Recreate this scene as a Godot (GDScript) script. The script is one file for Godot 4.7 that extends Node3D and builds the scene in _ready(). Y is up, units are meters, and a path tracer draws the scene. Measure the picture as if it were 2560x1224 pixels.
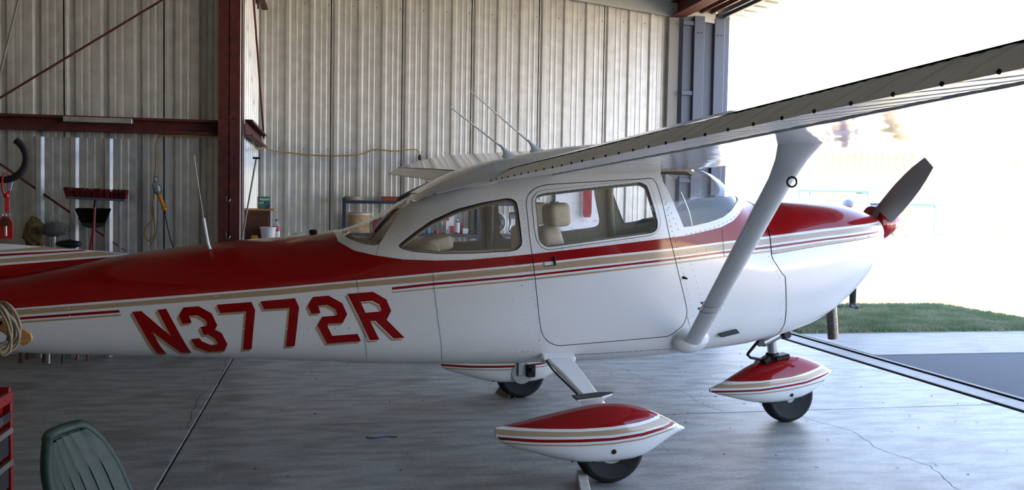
extends Node3D
# A high-wing light aircraft parked in a corrugated steel hangar, nose towards the open door.

# ---------------------------------------------------------------- traced aircraft data (metres, aircraft axes: x forward, y up, z right)
# fuselage stations: x, bottom, top, height of greatest width, half width, roundness below, roundness above
const ST := [
	[-5.1, 0.81, 1.02, 0.94, 0.07, 2.6, 2.2],
	[-4.3, 0.715, 1.025, 0.9, 0.17, 3, 2.2],
	[-3.4, 0.639, 1.067, 0.875, 0.265, 3.4, 2.3],
	[-2.7, 0.604, 1.198, 0.89, 0.335, 3.6, 2.3],
	[-2.1, 0.58, 1.282, 0.92, 0.4, 3.8, 2.3],
	[-1.6, 0.556, 1.333, 0.96, 0.45, 4, 2.4],
	[-1.3, 0.542, 1.412, 1, 0.485, 4.2, 2.5],
	[-1, 0.533, 1.582, 1.05, 0.512, 4.4, 2.8],
	[-0.8, 0.528, 1.68, 1.08, 0.528, 4.5, 3.2],
	[-0.55, 0.526, 1.76, 1.1, 0.542, 4.6, 3.8],
	[-0.2, 0.526, 1.82, 1.12, 0.55, 4.8, 4.4],
	[0.3, 0.534, 1.84, 1.13, 0.552, 4.8, 4.4],
	[0.65, 0.552, 1.84, 1.14, 0.548, 4.6, 4],
	[0.9, 0.57, 1.82, 1.14, 0.536, 4.4, 3.2],
	[1.06, 0.585, 1.775, 1.13, 0.527, 4.3, 2.7],
	[1.22, 0.603, 1.642, 1.12, 0.517, 4.2, 2.4],
	[1.34, 0.624, 1.595, 1.11, 0.507, 4.1, 2.5],
	[1.55, 0.67, 1.602, 1.11, 0.488, 4, 2.8],
	[1.8, 0.75, 1.598, 1.15, 0.462, 3.8, 2.9],
	[2, 0.866, 1.585, 1.22, 0.432, 3.4, 2.9],
	[2.15, 0.98, 1.562, 1.27, 0.385, 3, 2.8],
	[2.27, 1.085, 1.53, 1.31, 0.318, 2.7, 2.7],
	[2.36, 1.165, 1.505, 1.345, 0.24, 2.5, 2.5],
	[2.42, 1.25, 1.475, 1.37, 0.16, 2.3, 2.3],
	[2.445, 1.29, 1.44, 1.38, 0.1, 2.2, 2.2],
]
const B_RED := [-3.261, 0.909, -2.698, 0.957, -1.8, 1.035, -1.365, 1.079, -0.916, 1.125, -0.386, 1.176, 0.124, 1.232, 0.606, 1.281, 0.952, 1.322, 1.338, 1.361, 1.768, 1.412, 2.352, 1.467]
const B_GOLD_T := [-3.261, 0.9, -2.698, 0.942, -1.8, 1.023, -1.365, 1.066, -0.916, 1.112, -0.386, 1.162, 0.124, 1.219, 0.606, 1.266, 0.952, 1.309, 1.335, 1.345, 1.764, 1.394, 2.31, 1.45]
const B_GOLD_B := [-3.261, 0.87, -2.698, 0.917, -1.8, 0.991, -1.365, 1.037, -0.915, 1.076, -0.385, 1.128, 0.125, 1.178, 0.607, 1.227, 0.952, 1.269, 1.329, 1.309, 1.758, 1.362, 2.277, 1.414]
const B_RED2_T := [-1.156, 1.038, -0.915, 1.065, -0.385, 1.111, 0.126, 1.165, 0.607, 1.217, 0.953, 1.259, 1.327, 1.296, 1.756, 1.347, 2.27, 1.399]
const B_RED2_B := [-1.155, 1.023, -0.915, 1.05, -0.385, 1.098, 0.126, 1.152, 0.608, 1.204, 0.953, 1.247, 1.326, 1.281, 1.755, 1.334, 2.266, 1.387]
const B_GOLD2_T := [-1.155, 1.011, -0.915, 1.035, -0.385, 1.085, 0.126, 1.139, 0.608, 1.19, 0.952, 1.23, 1.324, 1.269]
const B_GOLD2_B := [-1.155, 1.004, -0.914, 1.028, -0.384, 1.075, 0.126, 1.127, 0.608, 1.18, 0.953, 1.219, 1.323, 1.256]
const T_RED2_T := [-3.261, 0.857, -2.689, 0.902]
const T_RED2_B := [-3.261, 0.843, -2.685, 0.887]
const T_GOLD2_T := [-3.245, 0.834, -2.681, 0.877]
const T_GOLD2_B := [-3.245, 0.824, -2.676, 0.868]
const RED_TOP := [-1.462, 1.299, -1.371, 1.249, -1.25, 1.224, -1.09, 1.203, -0.897, 1.199, -0.702, 1.204, -0.387, 1.233, 0.123, 1.29, 0.604, 1.349, 0.694, 1.36, 0.786, 1.379, 0.881, 1.4, 0.957, 1.417, 1.052, 1.458, 1.129, 1.513, 1.193, 1.56]
const DOOR := [-0.353, 1.559, -0.338, 1.605, -0.287, 1.647, -0.218, 1.668, 0.453, 1.721, 0.492, 1.725, 0.513, 1.691, 0.584, 1.374, 0.644, 1.167, 0.723, 0.895, 0.725, 0.852, 0.708, 0.789, 0.614, 0.714, -0.135, 0.667, -0.202, 0.7, -0.243, 0.753, -0.264, 0.866, -0.3, 1.147, -0.335, 1.366]
const DWIN_FRAME := [-0.317, 1.559, -0.309, 1.585, -0.277, 1.623, -0.233, 1.634, 0.418, 1.713, 0.458, 1.696, 0.47, 1.659, 0.526, 1.457, 0.523, 1.414, 0.488, 1.37, 0.456, 1.359, -0.215, 1.264, -0.259, 1.284, -0.29, 1.33, -0.304, 1.406]
const DWIN := [-0.295, 1.572, -0.278, 1.6, -0.235, 1.613, 0.4, 1.697, 0.444, 1.676, 0.46, 1.612, 0.507, 1.44, 0.502, 1.397, 0.469, 1.375, -0.215, 1.282, -0.25, 1.297, -0.274, 1.334]
const RWIN := [-1.117, 1.28, -1.11, 1.295, -1.029, 1.361, -0.927, 1.434, -0.775, 1.507, -0.624, 1.549, -0.469, 1.579, -0.432, 1.575, -0.407, 1.555, -0.399, 1.514, -0.375, 1.318, -0.378, 1.293, -0.404, 1.266, -0.445, 1.256, -0.68, 1.242, -0.883, 1.238, -1.033, 1.249, -1.097, 1.265]
const BWIN := [-1.024, 1.563, -1.074, 1.5, -1.157, 1.392, -1.229, 1.287, -1.264, 1.282, -1.324, 1.29, -1.396, 1.315, -1.439, 1.344]
const FW_SEAM := [1.334, 1.355, 1.332, 1.318, 1.331, 1.243, 1.341, 1.211, 1.407, 1.124, 1.44, 1.092, 1.456, 0.905, 1.468, 0.775, 1.46, 0.698]
const COWL_LIP := [1.337, 1.244, 1.704, 1.298, 2.26, 1.367]
const SEAM1 := [-1.367, 1.113, -1.331, 0.873, -1.291, 0.594]
const SEAM2 := [-0.921, 1.175, -0.905, 1.019, -0.878, 0.822, -0.838, 0.581]
const SEAM3 := [0.726, 0.846, 0.772, 0.712, 0.82, 0.628]
const SEAM4 := [0.958, 1.405, 0.976, 1.229]
const BELLY_SEAM := [-0.122, 0.602, 0.76, 0.631]
const FIN_TOP := [-3.387, 1.261, -3.29, 1.255, -3.192, 1.246, -3.093, 1.237, -2.994, 1.231, -2.842, 1.219, -2.74, 1.208, -2.643, 1.199]
const FIN_S := [-3.385, 1.219, -3.155, 1.241, -3.385, 1.201, -2.941, 1.226, -3.385, 1.187, -2.916, 1.221, -3.385, 1.171, -2.861, 1.218, -3.385, 1.147, -2.724, 1.202, -3.385, 1.134, -2.647, 1.197]
const P_RED := [-0.658, 0.339, -0.443, 0.334, -0.218, 0.332, -0.035, 0.338, 0.127, 0.351, 0.292, 0.374]
const P_GT := [-0.669, 0.326, -0.443, 0.32, -0.218, 0.317, -0.035, 0.322, 0.128, 0.335, 0.307, 0.361]
const P_GB := [-0.662, 0.3, -0.442, 0.294, -0.218, 0.292, -0.034, 0.294, 0.152, 0.308, 0.356, 0.33]
const P_R2T := [-0.653, 0.287, -0.442, 0.279, -0.217, 0.277, -0.034, 0.279, 0.152, 0.294, 0.365, 0.328]
const P_R2B := [-0.644, 0.272, -0.442, 0.262, -0.217, 0.26, -0.034, 0.263, 0.153, 0.277, 0.385, 0.316]
const P_G2T := [-0.633, 0.258, -0.441, 0.251, -0.217, 0.247, -0.033, 0.251, 0.153, 0.265, 0.39, 0.305]
const P_G2B := [-0.622, 0.251, -0.441, 0.243, -0.216, 0.239, -0.033, 0.242, 0.153, 0.256, 0.385, 0.298]
const N_RED := [1.2, 0.305, 1.502, 0.322, 1.738, 0.347, 2.008, 0.403]
const N_GT := [1.155, 0.28, 1.502, 0.309, 1.858, 0.355, 2.051, 0.395]
const N_GB := [1.156, 0.26, 1.503, 0.279, 1.859, 0.324, 2.088, 0.37]
const N_R2T := [1.162, 0.245, 1.504, 0.264, 1.859, 0.311, 2.089, 0.361]
const N_R2B := [1.18, 0.232, 1.504, 0.251, 1.86, 0.297, 2.089, 0.352]
const N_G2T := [1.18, 0.22, 1.505, 0.238, 1.741, 0.265, 2.041, 0.311]
const N_G2B := [1.192, 0.213, 1.505, 0.23, 1.741, 0.256, 2.042, 0.303]
const LETTERS := [[-2.6187, 0.8915, -2.5682, 0.8958, -2.4061, 0.7484, -2.4808, 0.903, -2.433, 0.9089, -2.299, 0.6452, -2.3526, 0.6446, -2.5106, 0.7775, -2.4729, 0.698, -2.4383, 0.6382, -2.4842, 0.6364, -2.5166, 0.6945],
	[-2.3373, 0.9168, -2.2534, 0.9235, -2.1817, 0.8821, -2.1509, 0.8132, -2.1619, 0.7885, -2.1259, 0.7669, -2.0946, 0.7002, -2.1133, 0.6565, -2.2038, 0.6511, -2.2743, 0.6847, -2.2961, 0.7327, -2.2493, 0.7369, -2.2387, 0.7197, -2.1892, 0.6961, -2.1529, 0.6986, -2.148, 0.7073, -2.1663, 0.7367, -2.2037, 0.7603, -2.2256, 0.7569, -2.2455, 0.8026, -2.2112, 0.8101, -2.2057, 0.8214, -2.2175, 0.8461, -2.2595, 0.8723, -2.3093, 0.869, -2.2921, 0.8283, -2.3433, 0.8218, -2.3626, 0.8674],
	[-2.1542, 0.9329, -1.9605, 0.9494, -1.939, 0.902, -1.9588, 0.6689, -2.0073, 0.6654, -1.9886, 0.8953, -2.1347, 0.8845],
	[-1.9102, 0.9529, -1.7135, 0.9714, -1.6907, 0.9178, -1.7131, 0.6881, -1.7646, 0.6834, -1.7433, 0.9152, -1.8891, 0.9068],
	[-1.6129, 0.9787, -1.5237, 0.9876, -1.4438, 0.9434, -1.4144, 0.8767, -1.4393, 0.826, -1.5256, 0.8205, -1.5279, 0.8084, -1.4993, 0.7491, -1.3532, 0.7604, -1.3316, 0.7171, -1.5272, 0.7009, -1.5847, 0.8107, -1.5582, 0.8625, -1.4788, 0.8696, -1.472, 0.8782, -1.4825, 0.9079, -1.53, 0.9339, -1.5823, 0.9286, -1.5684, 0.885, -1.6196, 0.8804, -1.6411, 0.9266],
	[-1.4154, 0.9979, -1.2657, 1.0114, -1.1879, 0.9661, -1.1588, 0.8977, -1.1847, 0.8449, -1.0764, 0.7354, -1.1406, 0.7305, -1.25, 0.8381, -1.2808, 0.8363, -1.2251, 0.7255, -1.2801, 0.7204, -1.3559, 0.8803, -1.3088, 0.8865, -1.2232, 0.8943, -1.2171, 0.9065, -1.2306, 0.9364, -1.272, 0.958, -1.3385, 0.9519, -1.3088, 0.8865, -1.3559, 0.8796]]
const RIVETS := [[0.04, [-3.24, 0.784, -2.247, 0.789, -1.363, 0.796]],
	[0.075, [-1.354, 1.102, -1.315, 0.873, -1.279, 0.601]],
	[0.045, [-0.896, 1.105, -0.866, 0.84, -0.827, 0.596]],
	[0.036, [-1.275, 0.632, -0.419, 0.635, -0.262, 0.64]],
	[0.04, [-0.096, 0.596, 0.717, 0.633]],
	[0.058, [-0.89, 1.564, -0.477, 1.628]],
	[0.058, [-0.911, 1.543, -0.456, 1.608]],
	[0.055, [-0.993, 1.498, -1.064, 1.42, -1.135, 1.344, -1.227, 1.248]],
	[0.045, [-0.903, 1.482, -1.033, 1.395, -1.141, 1.301]],
	[0.05, [-1.161, 1.256, -1.039, 1.216, -0.87, 1.209, -0.684, 1.214, -0.415, 1.24]],
	[0.028, [-0.374, 1.568, -0.36, 1.422, -0.325, 1.228, -0.281, 0.934, -0.246, 0.709]],
	[0.06, [-0.395, 1.228, -0.352, 0.934, -0.319, 0.736]],
	[0.037, [0.52, 1.71, 0.564, 1.583, 0.654, 1.385]],
	[0.035, [0.537, 1.659, 0.592, 1.433, 0.663, 1.205, 0.774, 0.845]],
	[0.033, [0.717, 1.256, 1.054, 1.303]],
	[0.035, [0.744, 1.198, 1.02, 1.237]],
	[0.096, [1.362, 1.256, 1.721, 1.309, 2.224, 1.376]],
	[0.035, [0.704, 1.368, 0.879, 1.407, 1.037, 1.465, 1.148, 1.541]],
	[0.045, [-2.96, 0.911, -2.939, 0.783, -2.924, 0.648]],
	[0.05, [-2.159, 0.981, -2.132, 0.795, -2.113, 0.632]],
	[0.055, [1.311, 1.334, 1.309, 1.23, 1.383, 1.124, 1.42, 0.965, 1.431, 0.802]],
	[0.04, [0.745, 1.179, 0.861, 0.843]],
	[0.06, [-0.237, 1.257, 0.494, 1.351]],
	[0.05, [-0.83, 0.611, -0.25, 0.591]],
	[0.06, [-0.846, 0.937, -0.307, 0.971]]]

var noise := FastNoiseLite.new()
var M := {}
var names := {}
var plane: Node3D
var FL: Loft

# ---------------------------------------------------------------- mesh builder
class MB:
	var v := PackedVector3Array()
	var n := PackedVector3Array()
	func tri(a: Vector3, b: Vector3, c: Vector3, na: Vector3, nb: Vector3, nc: Vector3) -> void:
		if (b - a).cross(c - a).dot(na + nb + nc) > 0.0:
			v.append(a); v.append(c); v.append(b)
			n.append(na); n.append(nc); n.append(nb)
		else:
			v.append(a); v.append(b); v.append(c)
			n.append(na); n.append(nb); n.append(nc)
	func flat3(a: Vector3, b: Vector3, c: Vector3, hint := Vector3.ZERO) -> void:
		var nn := (b - a).cross(c - a)
		if nn.length_squared() < 1e-18:
			return
		nn = nn.normalized()
		if nn.dot(hint) < 0.0:
			nn = -nn
		tri(a, b, c, nn, nn, nn)
	func quad(a: Vector3, b: Vector3, c: Vector3, d: Vector3, hint := Vector3.ZERO) -> void:
		flat3(a, b, c, hint)
		flat3(a, c, d, hint)
	func quad_n(a: Vector3, b: Vector3, c: Vector3, d: Vector3, na: Vector3, nb: Vector3, nc: Vector3, nd: Vector3) -> void:
		tri(a, b, c, na, nb, nc)
		tri(a, c, d, na, nc, nd)
	func box(c: Vector3, s: Vector3, b := Basis.IDENTITY, ch := 0.0) -> void:
		# box with chamfered edges
		var h := s * 0.5
		if ch <= 0.0:
			for ax in 3:
				for sg in [-1.0, 1.0]:
					var d := Vector3.ZERO; d[ax] = sg
					var u := Vector3.ZERO; u[(ax + 1) % 3] = 1.0
					var w := Vector3.ZERO; w[(ax + 2) % 3] = 1.0
					var o := d * h
					quad(c + b * (o + (u + w) * h), c + b * (o + (u - w) * h), c + b * (o - (u + w) * h), c + b * (o + (w - u) * h), b * d)
			return
		var k := h - Vector3(ch, ch, ch)
		for ax in 3:
			for sg in [-1.0, 1.0]:
				var d := Vector3.ZERO; d[ax] = sg
				var u := Vector3.ZERO; u[(ax + 1) % 3] = 1.0
				var w := Vector3.ZERO; w[(ax + 2) % 3] = 1.0
				var o := d * h
				quad(c + b * (o + (u + w) * k), c + b * (o + (u - w) * k), c + b * (o - (u + w) * k), c + b * (o + (w - u) * k), b * d)
				# edge chamfers towards axis u
				for s2 in [-1.0, 1.0]:
					var d2: Vector3 = u * s2
					var p1: Vector3 = d * h + d2 * k
					var p2: Vector3 = d * k + d2 * h
					quad(c + b * (p1 + w * k), c + b * (p1 - w * k), c + b * (p2 - w * k), c + b * (p2 + w * k), b * (d + d2))
		for x in [-1.0, 1.0]:
			for y in [-1.0, 1.0]:
				for z in [-1.0, 1.0]:
					var sgn := Vector3(x, y, z)
					flat3(c + b * (sgn * Vector3(h.x, k.y, k.z)), c + b * (sgn * Vector3(k.x, h.y, k.z)), c + b * (sgn * Vector3(k.x, k.y, h.z)), b * sgn)
	func tube(p: PackedVector3Array, r: float, seg := 8, r1 := -1.0, flatten := 1.0, fdir := Vector3.UP, cap := true) -> void:
		var rings := []
		var m := p.size()
		var side := Vector3.ZERO
		for i in m:
			var t := (p[mini(i + 1, m - 1)] - p[maxi(i - 1, 0)]).normalized()
			if side == Vector3.ZERO:
				side = fdir.cross(t)
				if side.length() < 0.05:
					side = Vector3.RIGHT.cross(t)
				if side.length() < 0.05:
					side = Vector3.BACK.cross(t)
			side = (side - t * side.dot(t)).normalized()
			var up := t.cross(side)
			var rr := r if r1 < 0.0 else lerpf(r, r1, float(i) / (m - 1))
			var ring := []
			for k in seg:
				var a := TAU * k / seg
				var o := side * cos(a) + up * sin(a) * flatten
				ring.append([p[i] + o * rr, (side * cos(a) * flatten + up * sin(a)).normalized()])
			rings.append(ring)
		for i in m - 1:
			for k in seg:
				var q := (k + 1) % seg
				var a: Array = rings[i][k]; var b: Array = rings[i][q]; var c: Array = rings[i + 1][q]; var d: Array = rings[i + 1][k]
				quad_n(a[0], b[0], c[0], d[0], a[1], b[1], c[1], d[1])
		if cap:
			for e in [0, m - 1]:
				var t2 := (p[0] - p[1]) if e == 0 else (p[m - 1] - p[m - 2])
				for k in seg:
					flat3(p[e], rings[e][k][0], rings[e][(k + 1) % seg][0], t2)
	func lathe(prof: Array, o: Vector3, axis: Vector3, seg := 24, smooth := true) -> void:
		# prof: [radius, along] pairs
		axis = axis.normalized()
		var s := axis.cross(Vector3.RIGHT)
		if s.length() < 0.1:
			s = axis.cross(Vector3.BACK)
		s = s.normalized()
		var t := axis.cross(s)
		for i in prof.size() - 1:
			var r0: float = prof[i][0]; var h0: float = prof[i][1]; var r1: float = prof[i + 1][0]; var h1: float = prof[i + 1][1]
			var nr := h1 - h0; var nh := r0 - r1
			for k in seg:
				var a0 := TAU * k / seg; var a1 := TAU * (k + 1) / seg
				var d0 := s * cos(a0) + t * sin(a0); var d1 := s * cos(a1) + t * sin(a1)
				var n0 := (d0 * nr + axis * nh).normalized(); var n1 := (d1 * nr + axis * nh).normalized()
				if n0 == Vector3.ZERO:
					continue
				if not smooth:
					n0 = (n0 + n1).normalized(); n1 = n0
				quad_n(o + d0 * r0 + axis * h0, o + d1 * r0 + axis * h0, o + d1 * r1 + axis * h1, o + d0 * r1 + axis * h1, n0, n1, n1, n0)
	func prism(poly: PackedVector2Array, T: Transform3D, depth: float, both := true) -> void:
		# polygon in the local xy plane, thickened along +z by depth
		var idx := Geometry2D.triangulate_polygon(poly)
		var zf := T.basis.z.normalized()
		for i in range(0, idx.size(), 3):
			var a := poly[idx[i]]; var b := poly[idx[i + 1]]; var c := poly[idx[i + 2]]
			flat3(T * Vector3(a.x, a.y, depth), T * Vector3(b.x, b.y, depth), T * Vector3(c.x, c.y, depth), zf)
			if both:
				flat3(T * Vector3(a.x, a.y, 0), T * Vector3(b.x, b.y, 0), T * Vector3(c.x, c.y, 0), -zf)
		var cw := Geometry2D.is_polygon_clockwise(poly)
		for i in poly.size():
			var a := poly[i]; var b := poly[(i + 1) % poly.size()]
			var e := b - a
			var o := Vector2(e.y, -e.x) if not cw else Vector2(-e.y, e.x)
			quad(T * Vector3(a.x, a.y, 0), T * Vector3(b.x, b.y, 0), T * Vector3(b.x, b.y, depth), T * Vector3(a.x, a.y, depth), T.basis * Vector3(o.x, o.y, 0))
	func grid(g: Array, flip := false) -> void:
		# smooth surface through rows of points
		var r := g.size(); var c: int = g[0].size()
		var nn := []
		for i in r:
			var row := PackedVector3Array()
			for j in c:
				var du: Vector3 = g[mini(i + 1, r - 1)][j] - g[maxi(i - 1, 0)][j]
				var dv: Vector3 = g[i][mini(j + 1, c - 1)] - g[i][maxi(j - 1, 0)]
				var q := du.cross(dv).normalized()
				row.append(-q if flip else q)
			nn.append(row)
		for i in r - 1:
			for j in c - 1:
				quad_n(g[i][j], g[i + 1][j], g[i + 1][j + 1], g[i][j + 1], nn[i][j], nn[i + 1][j], nn[i + 1][j + 1], nn[i][j + 1])
	func outward(c: Vector3, from := 0) -> void:
		# turn normals and windings of a star-shaped piece away from its centre
		for i in range(from, v.size(), 3):
			var sum := Vector3.ZERO
			for k in 3:
				if n[i + k].length() < 0.5:
					n[i + k] = (v[i + k] - c).normalized()
				if n[i + k].dot(v[i + k] - c) < 0.0:
					n[i + k] = -n[i + k]
				sum += n[i + k]
			if (v[i + 1] - v[i]).cross(v[i + 2] - v[i]).dot(sum) > 0.0:
				var a := v[i + 1]; v[i + 1] = v[i + 2]; v[i + 2] = a
				var b := n[i + 1]; n[i + 1] = n[i + 2]; n[i + 2] = b
	func add(o: MB, T := Transform3D.IDENTITY) -> void:
		for i in o.v.size():
			v.append(T * o.v[i])
			n.append((T.basis * o.n[i]).normalized())
	func arrays() -> Array:
		var a := []
		a.resize(Mesh.ARRAY_MAX)
		a[Mesh.ARRAY_VERTEX] = v
		a[Mesh.ARRAY_NORMAL] = n
		return a
	func mesh(m: Material) -> ArrayMesh:
		var r := ArrayMesh.new()
		if v.size():
			r.add_surface_from_arrays(Mesh.PRIMITIVE_TRIANGLES, arrays())
			r.surface_set_material(0, m)
		return r

# ---------------------------------------------------------------- lofted body: superellipse sections along x
class Loft:
	var t: Array
	var z0 := 0.0
	var cache := {}
	func _init(rows: Array, zz := 0.0) -> void:
		t = rows
		z0 = zz
	func par(x: float) -> PackedFloat64Array:
		var key := roundi(x * 20000.0)
		if cache.has(key):
			return cache[key]
		var m := t.size()
		var xx: float = clampf(x, t[0][0], t[m - 1][0])
		var i := 0
		while i < m - 2 and xx > t[i + 1][0]:
			i += 1
		var h: float = t[i + 1][0] - t[i][0]
		var s: float = (xx - t[i][0]) / h
		var s2 := s * s; var s3 := s2 * s
		var out := PackedFloat64Array()
		for k in range(1, 7):
			var m0 := 0.0; var m1 := 0.0
			if i == 0:
				m0 = (t[1][k] - t[0][k]) / (t[1][0] - t[0][0])
			else:
				m0 = (t[i + 1][k] - t[i - 1][k]) / (t[i + 1][0] - t[i - 1][0])
			if i + 1 == m - 1:
				m1 = (t[m - 1][k] - t[m - 2][k]) / (t[m - 1][0] - t[m - 2][0])
			else:
				m1 = (t[i + 2][k] - t[i][k]) / (t[i + 2][0] - t[i][0])
			out.append((2 * s3 - 3 * s2 + 1) * t[i][k] + (s3 - 2 * s2 + s) * m0 * h + (-2 * s3 + 3 * s2) * t[i + 1][k] + (s3 - s2) * m1 * h)
		cache[key] = out
		return out
	func p(x: float, phi: float) -> Vector3:
		var q := par(x)
		var a := deg_to_rad(phi)
		var c := cos(a); var s := sin(a)
		var e := q[5] if s > 0.0 else q[4]
		var r := pow(pow(absf(c), e) + pow(absf(s), e), -1.0 / e)
		return Vector3(x, q[2] + r * s * ((q[1] - q[2]) if s > 0.0 else (q[2] - q[0])), q[3] * r * c)
	func nrm(x: float, phi: float) -> Vector3:
		var dx := p(x + 0.006, phi) - p(x - 0.006, phi)
		var dp := p(x, phi + 0.6) - p(x, phi - 0.6)
		if dx.length_squared() < 1e-12:
			dx = Vector3.RIGHT
		var q := dx.cross(dp)
		# dp turns from below to above on the right side: outward is dp x dx
		q = dp.cross(dx) * -1.0
		if q.z * cos(deg_to_rad(phi)) + q.y * sin(deg_to_rad(phi)) < 0.0:
			q = -q
		return q.normalized()
	func phi(x: float, y: float) -> float:
		if y > 50.0:
			return 90.0
		if y < -50.0:
			return -90.0
		var q := par(x)
		var up := y >= q[2]
		var u := (y - q[2]) / ((q[1] - q[2]) if up else (q[2] - q[0]))
		var e := q[5] if up else q[4]
		if absf(u) >= 1.0:
			return 90.0 if up else -90.0
		return rad_to_deg(atan2(u, pow(1.0 - pow(absf(u), e), 1.0 / e)))
	func at(x: float, y: float, off := 0.0, side := 1.0) -> Vector3:
		return put(x, phi(x, y), off, side)
	func put(x: float, ph: float, off: float, side: float) -> Vector3:
		var a := p(x, ph) + nrm(x, ph) * off
		return Vector3(a.x, a.y, z0 + side * a.z)

const DX := 0.06
const DP := 4.0

func pv(f: Array) -> PackedVector2Array:
	var o := PackedVector2Array()
	for i in range(0, f.size(), 2):
		o.append(Vector2(f[i], f[i + 1]))
	return o

func dense(poly: PackedVector2Array, step := 0.04) -> PackedVector2Array:
	var o := PackedVector2Array()
	for i in poly.size():
		var a := poly[i]; var b := poly[(i + 1) % poly.size()]
		o.append(a)
		if absf(a.y) > 50.0 or absf(b.y) > 50.0:
			continue
		var k := int(a.distance_to(b) / step)
		for j in k:
			o.append(a.lerp(b, float(j + 1) / (k + 1)))
	return o

func rounded(poly: PackedVector2Array, r: float, seg := 4) -> PackedVector2Array:
	# corners replaced by small curves
	var o := PackedVector2Array()
	var m := poly.size()
	for i in m:
		var a := poly[(i + m - 1) % m]; var b := poly[i]; var c := poly[(i + 1) % m]
		var p0 := b + (a - b).limit_length(minf(r, a.distance_to(b) * 0.45))
		var p1 := b + (c - b).limit_length(minf(r, c.distance_to(b) * 0.45))
		for k in seg + 1:
			var u := float(k) / seg
			o.append(p0.lerp(b, u).lerp(b.lerp(p1, u), u))
	return o

func to_phi(L: Loft, poly: PackedVector2Array, step := 0.04) -> PackedVector2Array:
	var o := PackedVector2Array()
	for q in dense(poly, step):
		o.append(Vector2(q.x, L.phi(q.x, q.y)))
	return o

func bounds(poly: PackedVector2Array) -> Rect2:
	var r := Rect2(poly[0], Vector2.ZERO)
	for q in poly:
		r = r.expand(q)
	return r

func rect(x0: float, y0: float, x1: float, y1: float) -> PackedVector2Array:
	return PackedVector2Array([Vector2(x0, y0), Vector2(x1, y0), Vector2(x1, y1), Vector2(x0, y1)])

func cells(polys: Array, holes: Array) -> Array:
	# cut polygons (in x, phi) into cells of the common grid; returns convex-ish pieces
	var out := []
	var hb := []
	for h in holes:
		hb.append(bounds(h))
	for poly in polys:
		var b := bounds(poly)
		for ix in range(floori(b.position.x / DX), ceili(b.end.x / DX)):
			for s in Geometry2D.intersect_polygons(poly, rect(ix * DX, -91, (ix + 1) * DX, 91)):
				if Geometry2D.is_polygon_clockwise(s):
					continue
				var sb := bounds(s)
				for iy in range(floori(sb.position.y / DP), ceili(sb.end.y / DP)):
					var got := Geometry2D.intersect_polygons(s, rect(ix * DX - 0.001, iy * DP, (ix + 1) * DX + 0.001, (iy + 1) * DP))
					for k in holes.size():
						var nx: Array[PackedVector2Array] = []
						for g in got:
							if bounds(g).intersects(hb[k]):
								nx.append_array(Geometry2D.clip_polygons(g, holes[k]))
							else:
								nx.append(g)
						got = nx
					for g in got:
						if g.size() >= 3 and not Geometry2D.is_polygon_clockwise(g):
							out.append(g)
	return out

func skin(mb: MB, L: Loft, cs: Array, off: float, side: float) -> void:
	for g in cs:
		var idx := Geometry2D.triangulate_polygon(g)
		if idx.is_empty():
			continue
		var pp := []; var nn := []
		for q in g:
			var nr := L.nrm(q.x, q.y)
			var a := L.p(q.x, q.y) + nr * off
			pp.append(Vector3(a.x, a.y, L.z0 + side * a.z))
			nn.append(Vector3(nr.x, nr.y, side * nr.z) * (1.0 if off > -0.02 else -1.0))
		for i in range(0, idx.size(), 3):
			mb.tri(pp[idx[i]], pp[idx[i + 1]], pp[idx[i + 2]], nn[idx[i]], nn[idx[i + 1]], nn[idx[i + 2]])

func rim(mb: MB, L: Loft, poly: PackedVector2Array, o0: float, o1: float, side: float, out_sign := 1.0) -> void:
	# the cut edge of a panel: a strip from offset o0 to o1 along a closed outline (x, phi)
	var m := poly.size()
	var ctr := Vector2.ZERO
	for q in poly:
		ctr += q / m
	var c3 := L.put(ctr.x, ctr.y, 0, side)
	for i in m:
		var a := poly[i]; var b := poly[(i + 1) % m]
		if a.distance_to(b) < 1e-5 or (absf(a.y) > 89.5 and absf(b.y) > 89.5):
			continue
		var p0 := L.put(a.x, a.y, o0, side); var p1 := L.put(b.x, b.y, o0, side)
		var p2 := L.put(b.x, b.y, o1, side); var p3 := L.put(a.x, a.y, o1, side)
		mb.quad(p0, p1, p2, p3, (p0 - c3) * out_sign)

# ---------------------------------------------------------------- nodes
func numbered(called: String) -> String:
	if not names.has(called):
		names[called] = 0
		return called
	names[called] += 1
	return "%s_%03d" % [called, names[called]]

func thing(called: String, label: String, category: String, at := Vector3.ZERO, turn := 0.0, group := "") -> Node3D:
	var o := Node3D.new()
	o.name = numbered(called)
	add_child(o)
	o.position = at
	o.rotation.y = turn
	o.set_meta("label", label)
	o.set_meta("category", category)
	if group != "":
		o.set_meta("group", group)
	return o

func structure(called: String) -> Node3D:
	var o := Node3D.new()
	o.name = called
	add_child(o)
	o.set_meta("kind", "structure")
	return o

func part(parent: Node, called: String, mb: MB, m: Material, label := "") -> MeshInstance3D:
	var o := MeshInstance3D.new()
	o.name = called
	o.mesh = mb.mesh(m)
	parent.add_child(o, true)
	if label != "":
		o.set_meta("label", label)
	return o

func share(parent: Node, called: String, mesh: Mesh, T: Transform3D) -> MeshInstance3D:
	var o := MeshInstance3D.new()
	o.name = called
	o.mesh = mesh
	o.transform = T
	parent.add_child(o, true)
	return o

func tag(o: Node, label: String, category: String, group := "") -> void:
	o.set_meta("label", label)
	o.set_meta("category", category)
	if group != "":
		o.set_meta("group", group)

func hue(r: float, g: float, b: float) -> Color:
	return Color(r, g, b)

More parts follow.
